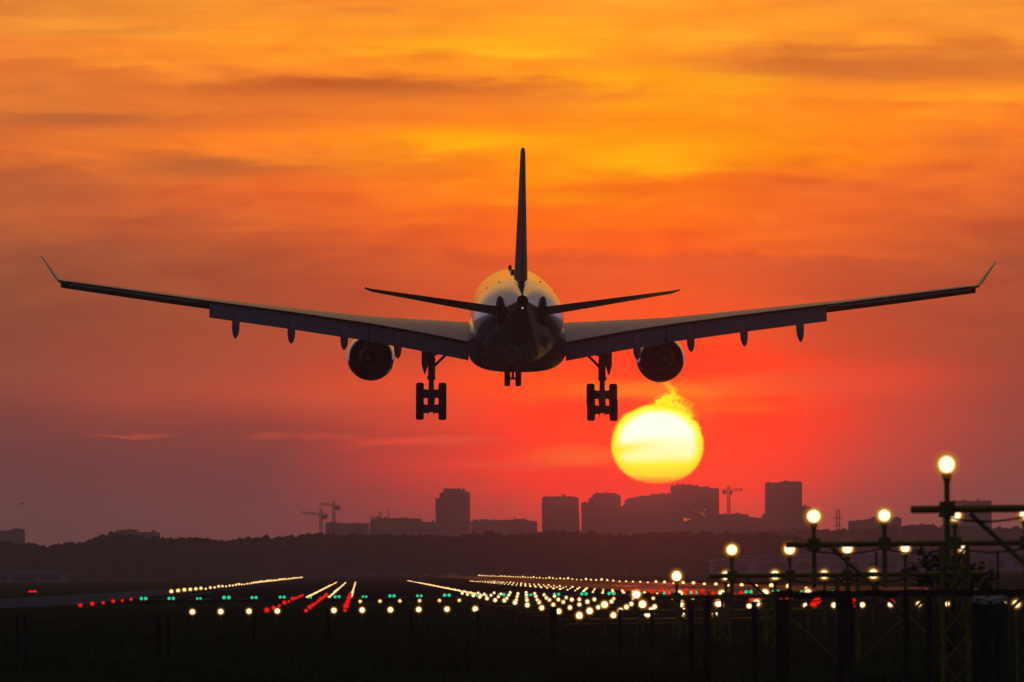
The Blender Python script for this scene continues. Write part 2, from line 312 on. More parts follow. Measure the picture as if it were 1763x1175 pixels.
# ------------------------------------------------------------------ mesh helpers
class MB:
    def __init__(s): s.v = []; s.f = []; s.m = []
    def add(s, vs, fs, mi=0):
        o = len(s.v); s.v += [tuple(v) for v in vs]
        for f in fs: s.f.append(tuple(i + o for i in f)); s.m.append(mi)
        return s
    def box(s, c, h, mi=0, rot=None):
        c = Vector(c); P = []
        for z in (-1, 1):
            for y in (-1, 1):
                for x in (-1, 1):
                    q_ = Vector((x * h[0], y * h[1], z * h[2]))
                    P.append(c + (rot @ q_ if rot else q_))
        return s.add(P, [(0, 2, 3, 1), (4, 5, 7, 6), (0, 1, 5, 4), (2, 6, 7, 3), (0, 4, 6, 2), (1, 3, 7, 5)], mi)
    def tube(s, a, b, r0, r1=None, n=10, mi=0):
        a, b = Vector(a), Vector(b); r1 = r0 if r1 is None else r1
        d = (b - a).normalized(); x = d.orthogonal().normalized(); y = d.cross(x)
        P = [c + (x * math.cos(2 * math.pi * i / n) + y * math.sin(2 * math.pi * i / n)) * r for c, r in ((a, r0), (b, r1)) for i in range(n)]
        F = [(i, (i + 1) % n, n + (i + 1) % n, n + i) for i in range(n)] + [tuple(range(n))[::-1], tuple(range(n, 2 * n))]
        return s.add(P, F, mi)
    def loft(s, rings, mi=0, cap0=True, cap1=True):
        n = len(rings[0]); P = [p for r in rings for p in r]
        F = [(k * n + i, k * n + (i + 1) % n, (k + 1) * n + (i + 1) % n, (k + 1) * n + i) for k in range(len(rings) - 1) for i in range(n)]
        if cap0: F.append(tuple(range(n))[::-1])
        if cap1: F.append(tuple(range((len(rings) - 1) * n, len(rings) * n)))
        return s.add(P, F, mi)
    def lathe(s, prof, c=(0, 0, 0), axis='Y', n=32, mi=0, cap0=False, cap1=False):
        c = Vector(c); rings = []
        for a, r in prof:
            ring = []
            for i in range(n):
                t = 2 * math.pi * i / n; p, q_ = r * math.cos(t), r * math.sin(t)
                ring.append(c + Vector({'Y': (p, a, q_), 'X': (a, p, q_), 'Z': (p, q_, a)}[axis]))
            rings.append(ring)
        return s.loft(rings, mi, cap0, cap1)
    def ball(s, c, r, n=14, k=8, mi=0):
        r = r if isinstance(r, (tuple, list)) else (r, r, r); c = Vector(c)
        P = [c + Vector((0, 0, r[2]))]
        for j in range(1, k):
            a = math.pi * j / k
            for i in range(n):
                b = 2 * math.pi * i / n
                P.append(c + Vector((r[0] * math.sin(a) * math.cos(b), r[1] * math.sin(a) * math.sin(b), r[2] * math.cos(a))))
        P.append(c - Vector((0, 0, r[2])))
        F = [(0, 1 + i, 1 + (i + 1) % n) for i in range(n)]
        for j in range(k - 2):
            for i in range(n):
                a0 = 1 + j * n + i; a1 = 1 + j * n + (i + 1) % n
                F.append((a0, a0 + n, a1 + n, a1))
        l = len(P) - 1; o = 1 + (k - 2) * n
        F += [(l, o + (i + 1) % n, o + i) for i in range(n)]
        return s.add(P, F, mi)
    def prism(s, outline, y0, y1, mi=0):       # outline: (x, z) points
        n = len(outline)
        P = [(x, y0, z) for x, z in outline] + [(x, y1, z) for x, z in outline]
        F = [tuple(range(n)), tuple(range(n, 2 * n))[::-1]] + [(i, n + i, n + (i + 1) % n, (i + 1) % n) for i in range(n)]
        return s.add(P, F, mi)
    def lattice(s, a, b, w_, cell, r, mi=0, r2=None):
        """four chords with zigzag bracing from a to b"""
        a, b = Vector(a), Vector(b); d = (b - a); L = d.length; d.normalize()
        x = Vector((1, 0, 0)) if abs(d.x) < 0.9 else Vector((0, 0, 1)); y = d.cross(x).normalized(); x = y.cross(d)
        co = [(x * i + y * j) * (w_ / 2) for i, j in ((-1, -1), (1, -1), (1, 1), (-1, 1))]
        for c in co: s.tube(a + c, b + c, r, n=6, mi=mi)
        N = max(1, int(L / cell)); r2 = r2 or r * 0.6
        for i in range(N):
            p0 = a + d * (L * i / N); p1 = a + d * (L * (i + 1) / N)
            for j in range(4):
                c0, c1 = co[j], co[(j + 1) % 4]
                s.tube(p0 + c0, p1 + c1, r2, n=4, mi=mi)
                s.tube(p0 + c1, p1 + c0, r2, n=4, mi=mi)
        return s
    def build(s, name, ms, parent=None, smooth=None, normals=True):
        me = bpy.data.meshes.new(name); me.from_pydata(s.v, [], s.f)
        ms = ms if isinstance(ms, (list, tuple)) else [ms]
        for m in ms: me.materials.append(M[m] if isinstance(m, str) else m)
        if len(ms) > 1: me.polygons.foreach_set('material_index', s.m)
        if normals:
            bm = bmesh.new(); bm.from_mesh(me); bmesh.ops.recalc_face_normals(bm, faces=bm.faces); bm.to_mesh(me); bm.free()
        if smooth is not None:
            me.polygons.foreach_set('use_smooth', [True] * len(me.polygons)); me.set_sharp_from_angle(angle=R(smooth))
        me.update()
        o = bpy.data.objects.new(name, me); COL.objects.link(o)
        if parent: o.parent = parent
        return o
def tag(o, label=None, cat=None, group=None, kind=None):
    for k_, v_ in (('label', label), ('category', cat), ('group', group), ('kind', kind)):
        if v_: o[k_] = v_
    return o
def thing(name, loc, label, cat, group=None, rot=(0, 0, 0)):
    o = bpy.data.objects.new(name, None); COL.objects.link(o); o.location = loc; o.rotation_euler = rot; o.empty_display_size = 0.3
    return tag(o, label, cat, group)
def copy_tree(o, parent=None):
    c = o.copy(); COL.objects.link(c)
    if parent: c.parent = parent
    for ch in o.children: copy_tree(ch, c)
    return c
def poly_sheet(name, pts, z, m, **kw):
    o = MB().add([(x, y, z) for x, y in pts], [tuple(range(len(pts)))]).build(name, m)
    if o.data.polygons[0].normal.z < 0: o.data.flip_normals()
    return tag(o, **kw)

# ------------------------------------------------------------------ ground, runway
CX = 8.45                    # runway centre line, metres right of the camera
THR = 651.0                  # distance to the threshold
b = MB(); xs = [-2300, -400, -60, 0, 40, 80, 500, 2300]; ys = [-50, 60, 150, 300, 500, 1000, 2500, 8900]
b.add([(x, y, 0) for y in ys for x in xs], [(j * 8 + i, j * 8 + i + 1, (j + 1) * 8 + i + 1, (j + 1) * 8 + i) for j in range(7) for i in range(7)])
tag(b.build('ground', 'grass', normals=False), 'dark flat airfield grass', None, kind='structure')
poly_sheet('runway', [(CX - 24.5, 590), (CX + 13, 590), (CX + 13, 4050), (CX - 24.5, 4050)], 0.012, 'asphalt', kind='structure', label='dark glossy runway asphalt')
poly_sheet('paved_shoulder', [(CX + 13, 590), (CX + 24.5, 590), (52, 640), (41, 960), (37, 1400), (36, 4050), (CX + 13, 4050)], 0.008, 'wet_asphalt', kind='structure', label='damp glossy pavement along the right runway side')
poly_sheet('taxiway', [(-90, 380), (-40, 440), (-22, 505), (CX - 24.5, 590), (CX - 24.5, 1650), (-20, 1250), (-27, 720), (-60, 640), (-120, 640)], 0.008, 'concrete', kind='structure', label='grey taxiway joining the runway from the left')
b = MB()
for i in range(6):
    for s_ in (-1, 1):
        x = CX + s_ * (2.7 + i * 3.3)
        b.add([(x - 0.9, THR + 8, 0.02), (x + 0.9, THR + 8, 0.02), (x + 0.9, THR + 38, 0.02), (x - 0.9, THR + 38, 0.02)], [(0, 1, 2, 3)])
for y in range(int(THR) + 130, 2600, 50):
    b.add([(CX - 0.45, y, 0.02), (CX + 0.45, y, 0.02), (CX + 0.45, y + 30, 0.02), (CX - 0.45, y + 30, 0.02)], [(0, 1, 2, 3)])
for s_ in (-1, 1):
    x = CX + s_ * 22.0
    b.add([(x - .45, THR + 8, 0.02), (x + .45, THR + 8, 0.02), (x + .45, 3900, 0.02), (x - .45, 3900, 0.02)], [(0, 1, 2, 3)])
tag(b.build('runway_markings', 'marking', normals=False), 'white painted runway markings', None, kind='structure')

# ------------------------------------------------------------------ the airliner
yawp = 0.30
AP = at(889.5, 545.5, 627.0)
plane = thing('airliner', AP, 'wide-body twin-engine airliner landing with wheels and flaps down, seen from behind', 'airliner', rot=(R(2.45), R(0.92), R(-yawp)))
def ring_yz(y, cz, rx, rz, n=56, e=2.0):
    out = []
    for i in range(n):
        t = 2 * math.pi * i / n; c, s_ = math.cos(t), math.sin(t)
        out.append((rx * math.copysign(abs(c) ** (2 / e), c), y, cz + rz * math.copysign(abs(s_) ** (2 / e), s_)))
    return out
FUS = [(28.6, -.75, .06, .06), (28.2, -.7, .55, .5), (27.2, -.55, 1.15, 1.1), (25.5, -.32, 1.85, 1.85), (23.5, -.12, 2.4, 2.45), (21, -.02, 2.72, 2.76), (18.5, 0, 2.82, 2.82),
       (10, 0, 2.82, 2.82), (0, 0, 2.82, 2.82), (-8, 0, 2.82, 2.82), (-12, .02, 2.8, 2.8), (-15, .1, 2.72, 2.72), (-18, .25, 2.52, 2.56), (-21, .45, 2.22, 2.30), (-24, .68, 1.85, 1.95), (-26.5, .88, 1.5, 1.6), (-29, 1.1, 1.08, 1.18), (-31, 1.3, .72, .78), (-32.6, 1.46, .44, .46), (-33.2, 1.5, .34, .36)]
fus = MB().loft([ring_yz(*f) for f in FUS], cap1=False).build('fuselage', 'paint', plane, smooth=40)
MB().lathe([(-33.25, .34), (-33.22, .27), (-32.2, .25), (-32.2, .01)], (0, 0, 1.5), n=20).build('exhaust_outlet', 'dark', plane, smooth=40)
# belly fairing
BF = [(9.5, -1.4, .8, .6), (8.5, -1.5, 1.9, 1.35), (6.5, -1.6, 2.75, 1.72), (3, -1.65, 3.08, 1.80), (-3, -1.65, 3.12, 1.80), (-7, -1.6, 3.05, 1.72), (-10, -1.45, 2.75, 1.55), (-12.5, -1.3, 2.1, 1.35), (-14.5, -1.2, 1.2, 1.0)]
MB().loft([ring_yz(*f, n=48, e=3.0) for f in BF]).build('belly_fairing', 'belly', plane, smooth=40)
# small aerials and the tail light
MB().ball((-.34, -9, 2.86), (.16, .9, .26)).build('aerial', 'flap', plane, smooth=60)
MB().ball((-.30, 14, 2.9), (.12, .5, .22)).build('aerial', 'flap', plane, smooth=60)
MB().ball((0, -33.2, 1.08), (.05, .05, .05)).build('tail_light', 'navlight', plane, smooth=60)
def foil(n, up, lo, te=0.06):
    """closed section: (t, z) with t from 0 at the nose to 1 at the tail"""
    f = lambda t: (2.969 * math.sqrt(t) - 1.26 * t - 3.516 * t * t + 2.843 * t ** 3 - 1.015 * t ** 4) + te * t * t
    ts = [0.5 - 0.5 * math.cos(math.pi * i / n) for i in range(n + 1)]
    return [(t, up * f(t)) for t in ts[::-1]] + [(t, -lo * f(t)) for t in ts[1:-1]]
def surf(secs, s_, n=14):
    """secs: x, y of leading edge, chord, z of trailing edge, incidence deg, upper, lower"""
    rings = []
    for x, yl, c, zt, inc, up, lo in secs:
        rings.append([(s_ * x, yl - t * c, zt + (1 - t) * c * math.tan(R(inc)) + z * c) for t, z in foil(n, up, lo)])
    return MB().loft(rings)
WING = [(2.3, 7.6, 11.6, -1.70, 3.2, .062, .05), (4.5, 6.0, 9.9, -1.28, 2.6, .060, .05), (6.8, 4.6, 8.5, -.84, 1.5, .055, .05), (9.4, 2.9, 7.0, -.40, .3, .050, .05), (14, 0, 5.6, .28, -.6, .045, .045), (19.4, -3.4, 4.4, 1.02, -1.2, .042, .042)]
WOUT = [(19.4, -3.4, 4.4, 1.02, -1.2, .042, .042), (19.9, -3.7, 4.3, 1.08, -1.2, .042, .042), (24.4, -6.65, 3.5, 1.72, -1.8, .04, .04), (28.15, -9.2, 2.9, 2.25, -2.0, .038, .038), (28.6, -9.5, 2.8, 2.32, -2.0, .035, .035)]
PODS = [(17.6, -.98), (14.15, -1.32), (10.85, -1.72), (7.5, -2.25)]
def te(x):
    for a, c in zip(WING[:-1], WING[1:]):
        if a[0] <= x <= c[0]:
            t = (x - a[0]) / (c[0] - a[0]); g_ = lambda i: a[i] + (c[i] - a[i]) * t
            return g_(1) - g_(2), g_(3)
    return WING[-1][1] - WING[-1][2], WING[-1][3]
for s_ in (-1, 1):
    wg = surf(WING + WOUT[1:], s_).build('wing', 'wingpaint', plane, smooth=35)
    # upswept wingtip fence
    MB().loft([[(s_ * x, yl - t * c, zt + z * c * 0.9) if k_ == 0 else (s_ * (x - z * c * 0.7), yl - t * c, zt + z * c * 0.5) for t, z in foil(10, .05, .05)]
               for k_, (x, yl, c, zt) in enumerate([(28.55, -9.6, 2.7, 2.28), (28.72, -9.9, 2.4, 2.46), (29.15, -10.6, 1.7, 3.1), (29.6, -11.5, .8, 3.78)])]).build('winglet', 'wingpaint', plane, smooth=40)
    # flaps: inner and outer panel, deflected
    for xa, xb, dr in ((3.05, 9.28, 1.05), (9.38, 19.25, .98)):
        rings = []
        N = 8
        for i in range(N + 1):
            x = xa + (xb - xa) * i / N; y, z = te(x); k_ = (dr if xa > 5 else 1.02) * (1.0 if x < 12 else 1.0 - .06 * (x - 12) / 7)
            rings.append([(s_ * x, y + .25 - t * 1.75, z - .10 - t * k_ + zz * 1.6) for t, zz in foil(10, .055, .045)])
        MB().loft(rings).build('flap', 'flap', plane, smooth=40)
    # dark slot between wing and flap (shade of the slot put in as a black strip)
    rings = []
    for i in range(17):
        x = 3.0 + (19.3 - 3.0) * i / 16; y, z = te(x)
        rings.append([(s_ * x, y + .5, z - .02), (s_ * x, y + .03, z - .005), (s_ * x, y + .02, z - .085), (s_ * x, y + .5, z - .2)])
    MB().loft(rings).build('flap_slot_shade', 'dark', plane)
    y, z = te(9.33)
    MB().loft([[(s_ * x, y + .3, z - .1), (s_ * x, y - 1.3, z - .92), (s_ * x, y - 1.25, z - 1.0), (s_ * x, y + .35, z - .35)] for x in (9.25, 9.41)]).build('flap_gap_shade', 'dark', plane)  # added black filler in place of the shade between the flaps
    # drooped ailerons
    for xa, xb in ((20.1, 24.3), (24.36, 28.0)):
        rings = []
        for i in range(6):
            x = xa + (xb - xa) * i / 5; t0 = (x - 19.4) / (28.6 - 19.4)
            yl = -3.4 - 6.1 * t0; c = 4.4 - 1.6 * t0; zt = 1.02 + 1.30 * t0
            rings.append([(s_ * x, yl - c + .95 - t * 1.1, zt + .04 - t * .26 + zz * 1.1) for t, zz in foil(8, .05, .05)])
        MB().loft(rings).build('aileron', 'wingpaint', plane, smooth=40)
    # leading-edge slats, run out and down
    for xa, xb in ((4.2, 8.6), (10.2, 19.45), (19.45, 28.5)):
        rings = []
        allsec = WING + WOUT[1:]
        for i in range(7):
            x = xa + (xb - xa) * i / 6
            for a, c in zip(allsec[:-1], allsec[1:]):
                if a[0] <= x <= c[0]:
                    t0 = (x - a[0]) / (c[0] - a[0]); yl, ch, zt, inc = [a[j] + (c[j] - a[j]) * t0 for j in (1, 2, 3, 4)]
            zl = zt + ch * math.tan(R(inc)); cs = max(.55, ch * .15)
            rings.append([(s_ * x, yl + cs * .55 - t * cs, zl - .52 + .012 * max(0, x - 19.4) + t * .42 + zz * cs) for t, zz in foil(8, .09, .05)])
        MB().loft(rings).build('slat', 'dark', plane, smooth=40)
    # flap-track fairings
    for x, zb in PODS:
        y, z = te(x); rings = []
        L = [(1.4, .55, .02, .05), (.9, .45, .18, .22), (0, .2, .235, .34), (-.9, -.12, .24, .42), (-1.7, -.42, .24, .42), (-2.25, -.66, .19, .30), (-2.55, -.86, .10, .16), (-2.75, -1.0, .015, .02)]
        k_ = (z - .18 - zb)
        for dy_, dz_, rx, rz in L:
            cz = z - .55 + (dz_ - .2) * (k_ - .3) / 1.0
            rings.append([(s_ * x + px_, py_, pz_) for px_, py_, pz_ in ring_yz(y + dy_, cz, rx, rz, 20, 3.2)])
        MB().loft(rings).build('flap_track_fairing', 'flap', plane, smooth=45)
    # engine
    ex, ez = s_ * 9.22, -2.68
    prof = [(7.2, 1.28), (7.45, 1.36), (7.3, 1.46), (6.2, 1.53), (4.6, 1.54), (3.0, 1.49), (1.8, 1.40), (1.5, 1.36), (1.5, 1.33), (2.2, 1.33), (3.4, 1.31)]
    nac = MB().lathe(prof, (ex, 0, ez), n=40).build('engine_nacelle', 'nacelle', plane, smooth=35)
    MB().lathe([(3.4, 1.30), (3.4, .02)], (ex, 0, ez), n=32).build('fan_duct', 'dark', nac)
    MB().lathe([(7.0, 1.29), (6.6, 1.25), (6.3, .4), (6.9, .05)], (ex, 0, ez), n=32).build('fan', 'dark', nac, smooth=50)
    MB().lathe([(3.4, .92), (2.2, .95), (1.1, .78), (.3, .62), (.3, .58), (1.0, .60), (1.2, .3)], (ex, 0, ez), n=32).build('core_cowl', 'metal', nac, smooth=40)
    MB().lathe([(1.3, .42), (.4, .36), (-.3, .2), (-.75, .02)], (ex, 0, ez), n=24).build('exhaust_cone', 'cone', nac, smooth=50)
    # pylon
    rings = []
    for y, hw, z0, z1 in ((6.0, .03, -1.3, -1.15), (5.0, .22, -1.35, -.85), (3.4, .27, -1.4, -.45), (1.2, .25, -1.9, -.40), (-.6, .18, -1.7, -.42), (-2.6, .05, -.95, -.5)):
        rings.append([(ex - hw, y, z0), (ex + hw, y, z0), (ex + hw * .8, y, z1), (ex - hw * .8, y, z1)])
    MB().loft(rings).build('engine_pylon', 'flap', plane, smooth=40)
    # tailplane
    st = [(.4, -23.2, 6.4, .98, -4.2, .03, .05), (1.5, -24.0, 5.7, 1.12, -4.2, .03, .05), (6, -27.2, 3.7, 1.74, -4.2, .03, .045), (9.05, -29.5, 2.2, 2.16, -4.0, .03, .04), (9.5, -30.1, 1.5, 2.25, -3.5, .02, .02)]
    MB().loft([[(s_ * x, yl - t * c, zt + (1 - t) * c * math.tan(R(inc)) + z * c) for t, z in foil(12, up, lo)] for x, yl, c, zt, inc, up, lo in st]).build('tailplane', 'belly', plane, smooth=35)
    MB().ball((s_ * 1.34, -26.6, .80), (.22, 2.0, .92), n=20, k=12).build('tailplane_seal', 'dark', plane, smooth=60)
    # wing root fillet
    MB().loft([[(s_ * (2.72 + a_), y, z + b_) for a_, b_ in ((0, .9), (.35, .2), (.5, -.6), (.1, -1.0))] for y, z in ((3, -.75), (-1, -.95), (-4.2, -1.25), (-6.0, -1.55))]).build('wing_fillet', 'paint', plane, smooth=50)
    # main landing gear
    gx = s_ * 5.38; gy = -3.0
    g_ = MB()
    g_.tube((gx, gy + .5, -1.4), (gx, gy + .15, -3.4), .24, .21, 14); g_.tube((gx, gy + .15, -3.4), (gx, gy, -4.15), .17, .16, 14)
    g_.tube((gx, gy, -4.1), (gx, gy, -5.3), .17, .19, 12); g_.lathe([(-3.95, .25), (-3.75, .27), (-3.7, .2)], (gx, gy + .08, 0), 'Z', 14)
    g_.tube((gx, gy + .1, -3.3), (gx, gy - .55, -4.1), .07, n=8); g_.tube((gx, gy - .55, -4.1), (gx, gy - .1, -4.9), .06, n=8)
    g_.box((gx - s_ * .18, gy, -3.15), (.07, .12, .35)); g_.box((gx + s_ * .16, gy - .1, -3.55), (.05, .1, .16))
    g_.tube((gx - s_ * .22, gy - .1, -2.6), (gx - s_ * .2, gy - .1, -3.9), .035, n=6)
    gear = g_.build('main_gear_strut', 'gear', plane, smooth=40)
    gb = MB().tube((gx - s_ * .12, gy, -3.15), (s_ * 4.05, gy + .1, -1.95), .085, n=10); gb.tube((s_ * 4.3, gy, -2.2), (gx - s_ * .1, gy, -2.4), .05, n=8)
    gb.build('side_brace', 'gear', gear, smooth=40)
    dr_ = [(0, 0, -1.5), (0, .9, -1.5), (0, .9, -2.9), (0, .5, -3.5), (0, .1, -2.95), (0, 0, -2.9)]
    MB().loft([[(gx + s_ * (.17 + o + .42 * p[1]), gy - .35 + p[1], p[2] - .1) for p in dr_] for o in (0, .07)]).build('gear_door', 'flap', gear)
    # bogie, trailing wheels low
    fr, re_ = (gy + .98, -4.86), (gy - .98, -5.76)
    bg_ = MB().tube((gx, fr[0] + .15, fr[1] + .07), (gx, re_[0] - .12, re_[1] - .06), .21, .19, 12)
    for yy, zz in (fr, re_):
        bg_.tube((gx - .62, yy, zz), (gx + .62, yy, zz), .085, n=10)
        for q_ in (-1, 1):
            bg_.tube((gx + q_ * .15, yy, zz), (gx + q_ * .48, yy, zz), .26, .29, 14)
            bg_.box((gx + q_ * .17, yy, zz - .26), (.04, .1, .1))
    for q_ in (-1, 1):
        bg_.tube((gx + q_ * .2, fr[0], fr[1] - .2), (gx + q_ * .17, re_[0], re_[1] + .22), .04, n=6)
    bog = bg_.build('bogie', 'gear', gear, smooth=40)
    def wheel(x, y, z, r, hw, par):
        pr = [(-hw * .55, r * .42), (-hw * .75, r * .52), (-hw * .95, r * .72), (-hw, r * .86), (-hw * .82, r * .965), (-hw * .5, r), (-hw * .28, r), (-hw * .25, r * .985), (-hw * .2, r), (hw * .2, r), (hw * .25, r * .985), (hw * .28, r), (hw * .5, r), (hw * .82, r * .965), (hw, r * .86), (hw * .95, r * .72), (hw * .75, r * .52), (hw * .55, r * .42)]
        wt = MB().lathe(pr, (x, y, z), 'X', 32).build('wheel', 'tyre', par, smooth=50)
        MB().lathe([(-hw * .5, .03), (-hw * .62, r * .2), (-hw * .56, r * .43), (hw * .56, r * .43), (hw * .62, r * .2), (hw * .5, .03)], (x, y, z), 'X', 24).build('rim', 'gear', wt, smooth=40)
    for yy, zz in (fr, re_):
        for q_ in (-1, 1): wheel(gx + q_ * .71, yy, zz, .70, .25, gear)
# small vents and hatches on the rear skin
def skin(y, deg):
    for a, c in zip(FUS[:-1], FUS[1:]):
        if a[0] >= y >= c[0]:
            t_ = (a[0] - y) / (a[0] - c[0]); cz, rx, rz = [a[j] + (c[j] - a[j]) * t_ for j in (1, 2, 3)]
    return Vector((rx * math.sin(R(deg)), y, cz + rz * math.cos(R(deg))))
for y, dg, l in ((-14, 52, .22), (-18, 30, .25), (-12, -46, .22), (-18.5, -31, .2), (-3, 61, .25)):
    MB().box(skin(y, dg), (.055, l, .03), rot=Matrix.Rotation(R(dg), 3, 'Y')).build('skin_vent', 'nacelle', plane)
# fin and rudder
fin = [(1.9, -19.6, 10.0, .41), (2.6, -20.6, 8.9, .40), (4.5, -22.9, 7.4, .335), (7.5, -26.2, 5.3, .235), (10.4, -29.2, 3.5, .145), (10.68, -29.8, 2.8, .09)]
def finring(z, yl, c, hw, t0, t1):
    f = foil(14, 1, 1, te=0.25); out = []
    for t, q_ in f:
        out.append((hw * q_ / 1.0 * 1.0, yl - (t0 + t * (t1 - t0)) * c, z))
    return out
MB().loft([finring(z, yl, c * .7, hw, 0, 1) for z, yl, c, hw in fin]).build('fin', 'finpaint', plane, smooth=35)
rings = []
for z, yl, c, hw in fin[1:-1]:
    y0 = yl - c * .69; rings.append([(hw * .62, y0, z), (hw * .60 + .0, y0 - c * .06, z), (.03 + c * .006, y0 - c * .31, z), (-.03 + c * .006, y0 - c * .31, z), (-hw * .66, y0 - c * .06, z), (-hw * .62, y0, z)])
MB().loft(rings).build('rudder', 'finpaint', plane, smooth=60)
MB().loft([ring_yz(y, cz, rx, rz, 20) for y, cz, rx, rz in ((-18.5, 2.5, .1, .1), (-20.5, 2.45, .5, .45), (-24, 2.25, .62, .5), (-27, 2.05, .6, .42), (-28.6, 1.95, .35, .25))]).build('fin_fillet', 'paint', plane, smooth=60)
# nose landing gear
g_ = MB(); g_.tube((0, 21.6, -2.3), (0, 21.4, -4.4), .12, .09, 12); g_.tube((-.33, 21.4, -4.42), (.33, 21.4, -4.42), .07, n=10); g_.tube((0, 21.5, -3.4), (0, 22.8, -2.6), .06, n=8); g_.box((0, 21.35, -3.75), (.2, .08, .08))
ng = g_.build('nose_gear_strut', 'gear', plane, smooth=40)
for q_ in (-1, 1): wheel(q_ * .36, 21.4, -4.42, .50, .19, ng)

# ------------------------------------------------------------------ approach lights
def lens_halo_mesh(r, core=.80, name='lens', mats=('white', 'amber', 'outer')):
    m = MB(); m.ball((0, 0, 0), r * core, 18, 10, 0); m.ball((0, 0, 0), r, 18, 10, 1); m.ball((0, 0, 0), r * 1.42, 18, 10, 2)  # bright core, then two glowing shells painting the halo
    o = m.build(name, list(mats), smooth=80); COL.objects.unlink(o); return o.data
LENS = lens_halo_mesh(.108); LENS_S = lens_halo_mesh(.112); LENS_T = lens_halo_mesh(.094, .78)
lrand = random.Random(5)
def lens(parent, loc, me):
    o = bpy.data.objects.new('lens', me); COL.objects.link(o); o.location = loc; o.parent = parent
    k_ = lrand.uniform(.84, 1.06); o.scale = (k_, k_, k_ * lrand.uniform(.94, 1.08)); return o
def light_bar(d, zl, label, mast=True, zbar=None, group=None, xs=(-2, -1, 0, 1, 2), me=None, ext=.40, braces=True):
    t = thing('approach_light_bar', (CX, d, 0), label, 'light bar', group)
    zb = zl - .5 if zbar is None else zbar
    rb = .043 if mast else .03
    MB().tube((-2 - ext, 0, zb), (2 + ext, 0, zb), rb, n=10).build('crossbar', 'yellow', t, smooth=50)
    if mast:
        MB().lattice((0, .12, 0), (0, .12, zb - .04), .36, .40, .028, r2=.012).build('mast', 'yellow', t)
        if braces:
            for q_ in (-1, 1):
                MB().tube((q_ * 1.75, .03, zb - .05), (q_ * .18, .1, max(.15, zb - 1.5)), .026, n=8).build('brace', 'yellow', t, smooth=50)
        c = MB(); N = 40
        pts = [Vector((-2.1 + 4.2 * i / N, -.04, zb - .07 - .07 * abs(math.sin(math.pi * i / 10)))) for i in range(N + 1)]
        for p, q2 in zip(pts[:-1], pts[1:]): c.tube(p, q2, .012, n=5)
        c.build('cable', 'cable', t)
    else:
        m = MB()
        for x in (-2, 0, 2): m.tube((x, .03, 0), (x, .03, zb), .03, n=6)
        m.build('mast', 'yellow', t)
    for x in xs:
        m = MB()
        low = max(.02, zb - .62) if mast else zb
        m.tube((x, 0, low), (x, 0, zl - .16), .032, n=8)
        m.lathe([(zl - .19, .034), (zl - .13, .055), (zl - .10, .06), (zl - .09, .02)], (x, 0, 0), 'Z', 12)
        m.lathe([(.02, .112), (.10, .10), (.17, .06), (.19, .02)], (x, 0, zl), 'Y', 16)
        if mast: m.box((x, 0, zb), (.085, .07, .085))
        lp = m.build('lamp', 'housing', t, smooth=45)
        lens(lp, (x, 0, zl), me or LENS)
    return t
ROWS = [(108.6, 2.91, 'nearest approach light bar on yellow tubes, its tallest lamp standing highest at the right edge'),
        (140.5, 2.52, 'second nearest yellow approach light bar, two big lamps on it left of the tallest lamp'),
        (171.5, 2.11, 'third nearest yellow approach light bar with a row of five lamps below the skyline'),
        (201.5, 1.64, 'fourth yellow approach light bar, its lamps just peeping over the third bar'),
        (231, 1.20, 'fifth approach light bar, lamps level with the runway lights behind it'),
        (261, .86, 'sixth approach light bar, low in the dark grass behind the fence posts'),
        (291, .44, 'seventh approach light bar, lowest row of big white lamps in the grass'),
        (321, .44, 'eighth approach light bar, just in front of the wide row of white lamps')]
ZB = {0: 2.42, 1: 2.12, 2: 1.66, 3: 1.22, 4: .8, 5: .45}
for i, (d, z, lab) in enumerate(ROWS):
    light_bar(d, z, lab, mast=i < 6, zbar=ZB.get(i, .18), group='approach light bars leading to the runway', me=LENS if i < 5 else LENS_S, braces=i < 3)
# lower barrettes up to the threshold
proto = None
for k_ in range(9, 19):
    d = 651 - 30 * (19 - k_) + (0)
    if proto is None: proto = light_bar(d, .44 if k_ < 13 else .36, 'low bar of five white approach lights standing in the grass short of the runway', mast=False, zbar=.16, group='low approach light bars before the threshold', me=LENS_T)
    else:
        c = copy_tree(proto); c.location = (CX, d, 0 if k_ < 13 else -.08)
# single stake lamps of the two cross rows
def stake_lamp(x, d, z, label, group, me):
    t = thing('stake_lamp', (x, d, 0), label, 'approach light', group)
    MB().tube((0, 0, 0), (0, 0, z - .1), .03, n=6).lathe([(.02, .11), (.12, .09), (.17, .02)], (0, 0, z), 'Y', 12).build('stake', 'housing', t, smooth=40)
    lens(t, (0, 0, z), me); return t
st0 = stake_lamp(0, 351, .43, 'white approach light on a stake in the wide nearer row across the dark grass', 'wide nearer cross row of approach lights', LENS_S)
first = True
for s_ in (-1, 1):
    for i in range(11):
        x = CX + s_ * (4.35 + i * 1.0)
        if s_ < 0 and i in (6,): continue
        c = st0 if first else copy_tree(st0); first = False; c.location = (x, 351 + .0, 0)
LENS_D = lens_halo_mesh(.10, .75, mats=('warm', 'amber', 'outer'))
st1 = stake_lamp(0, 501, .28, 'small dimmer lamp in the farther cross row halfway to the threshold', 'farther cross row of dim approach lights', LENS_D)
first = True
for s_ in (-1, 1):
    for i in range(6):
        c = st1 if first else copy_tree(st1); first = False; c.location = (CX + s_ * (3.4 + i * 1.0), 501, 0)
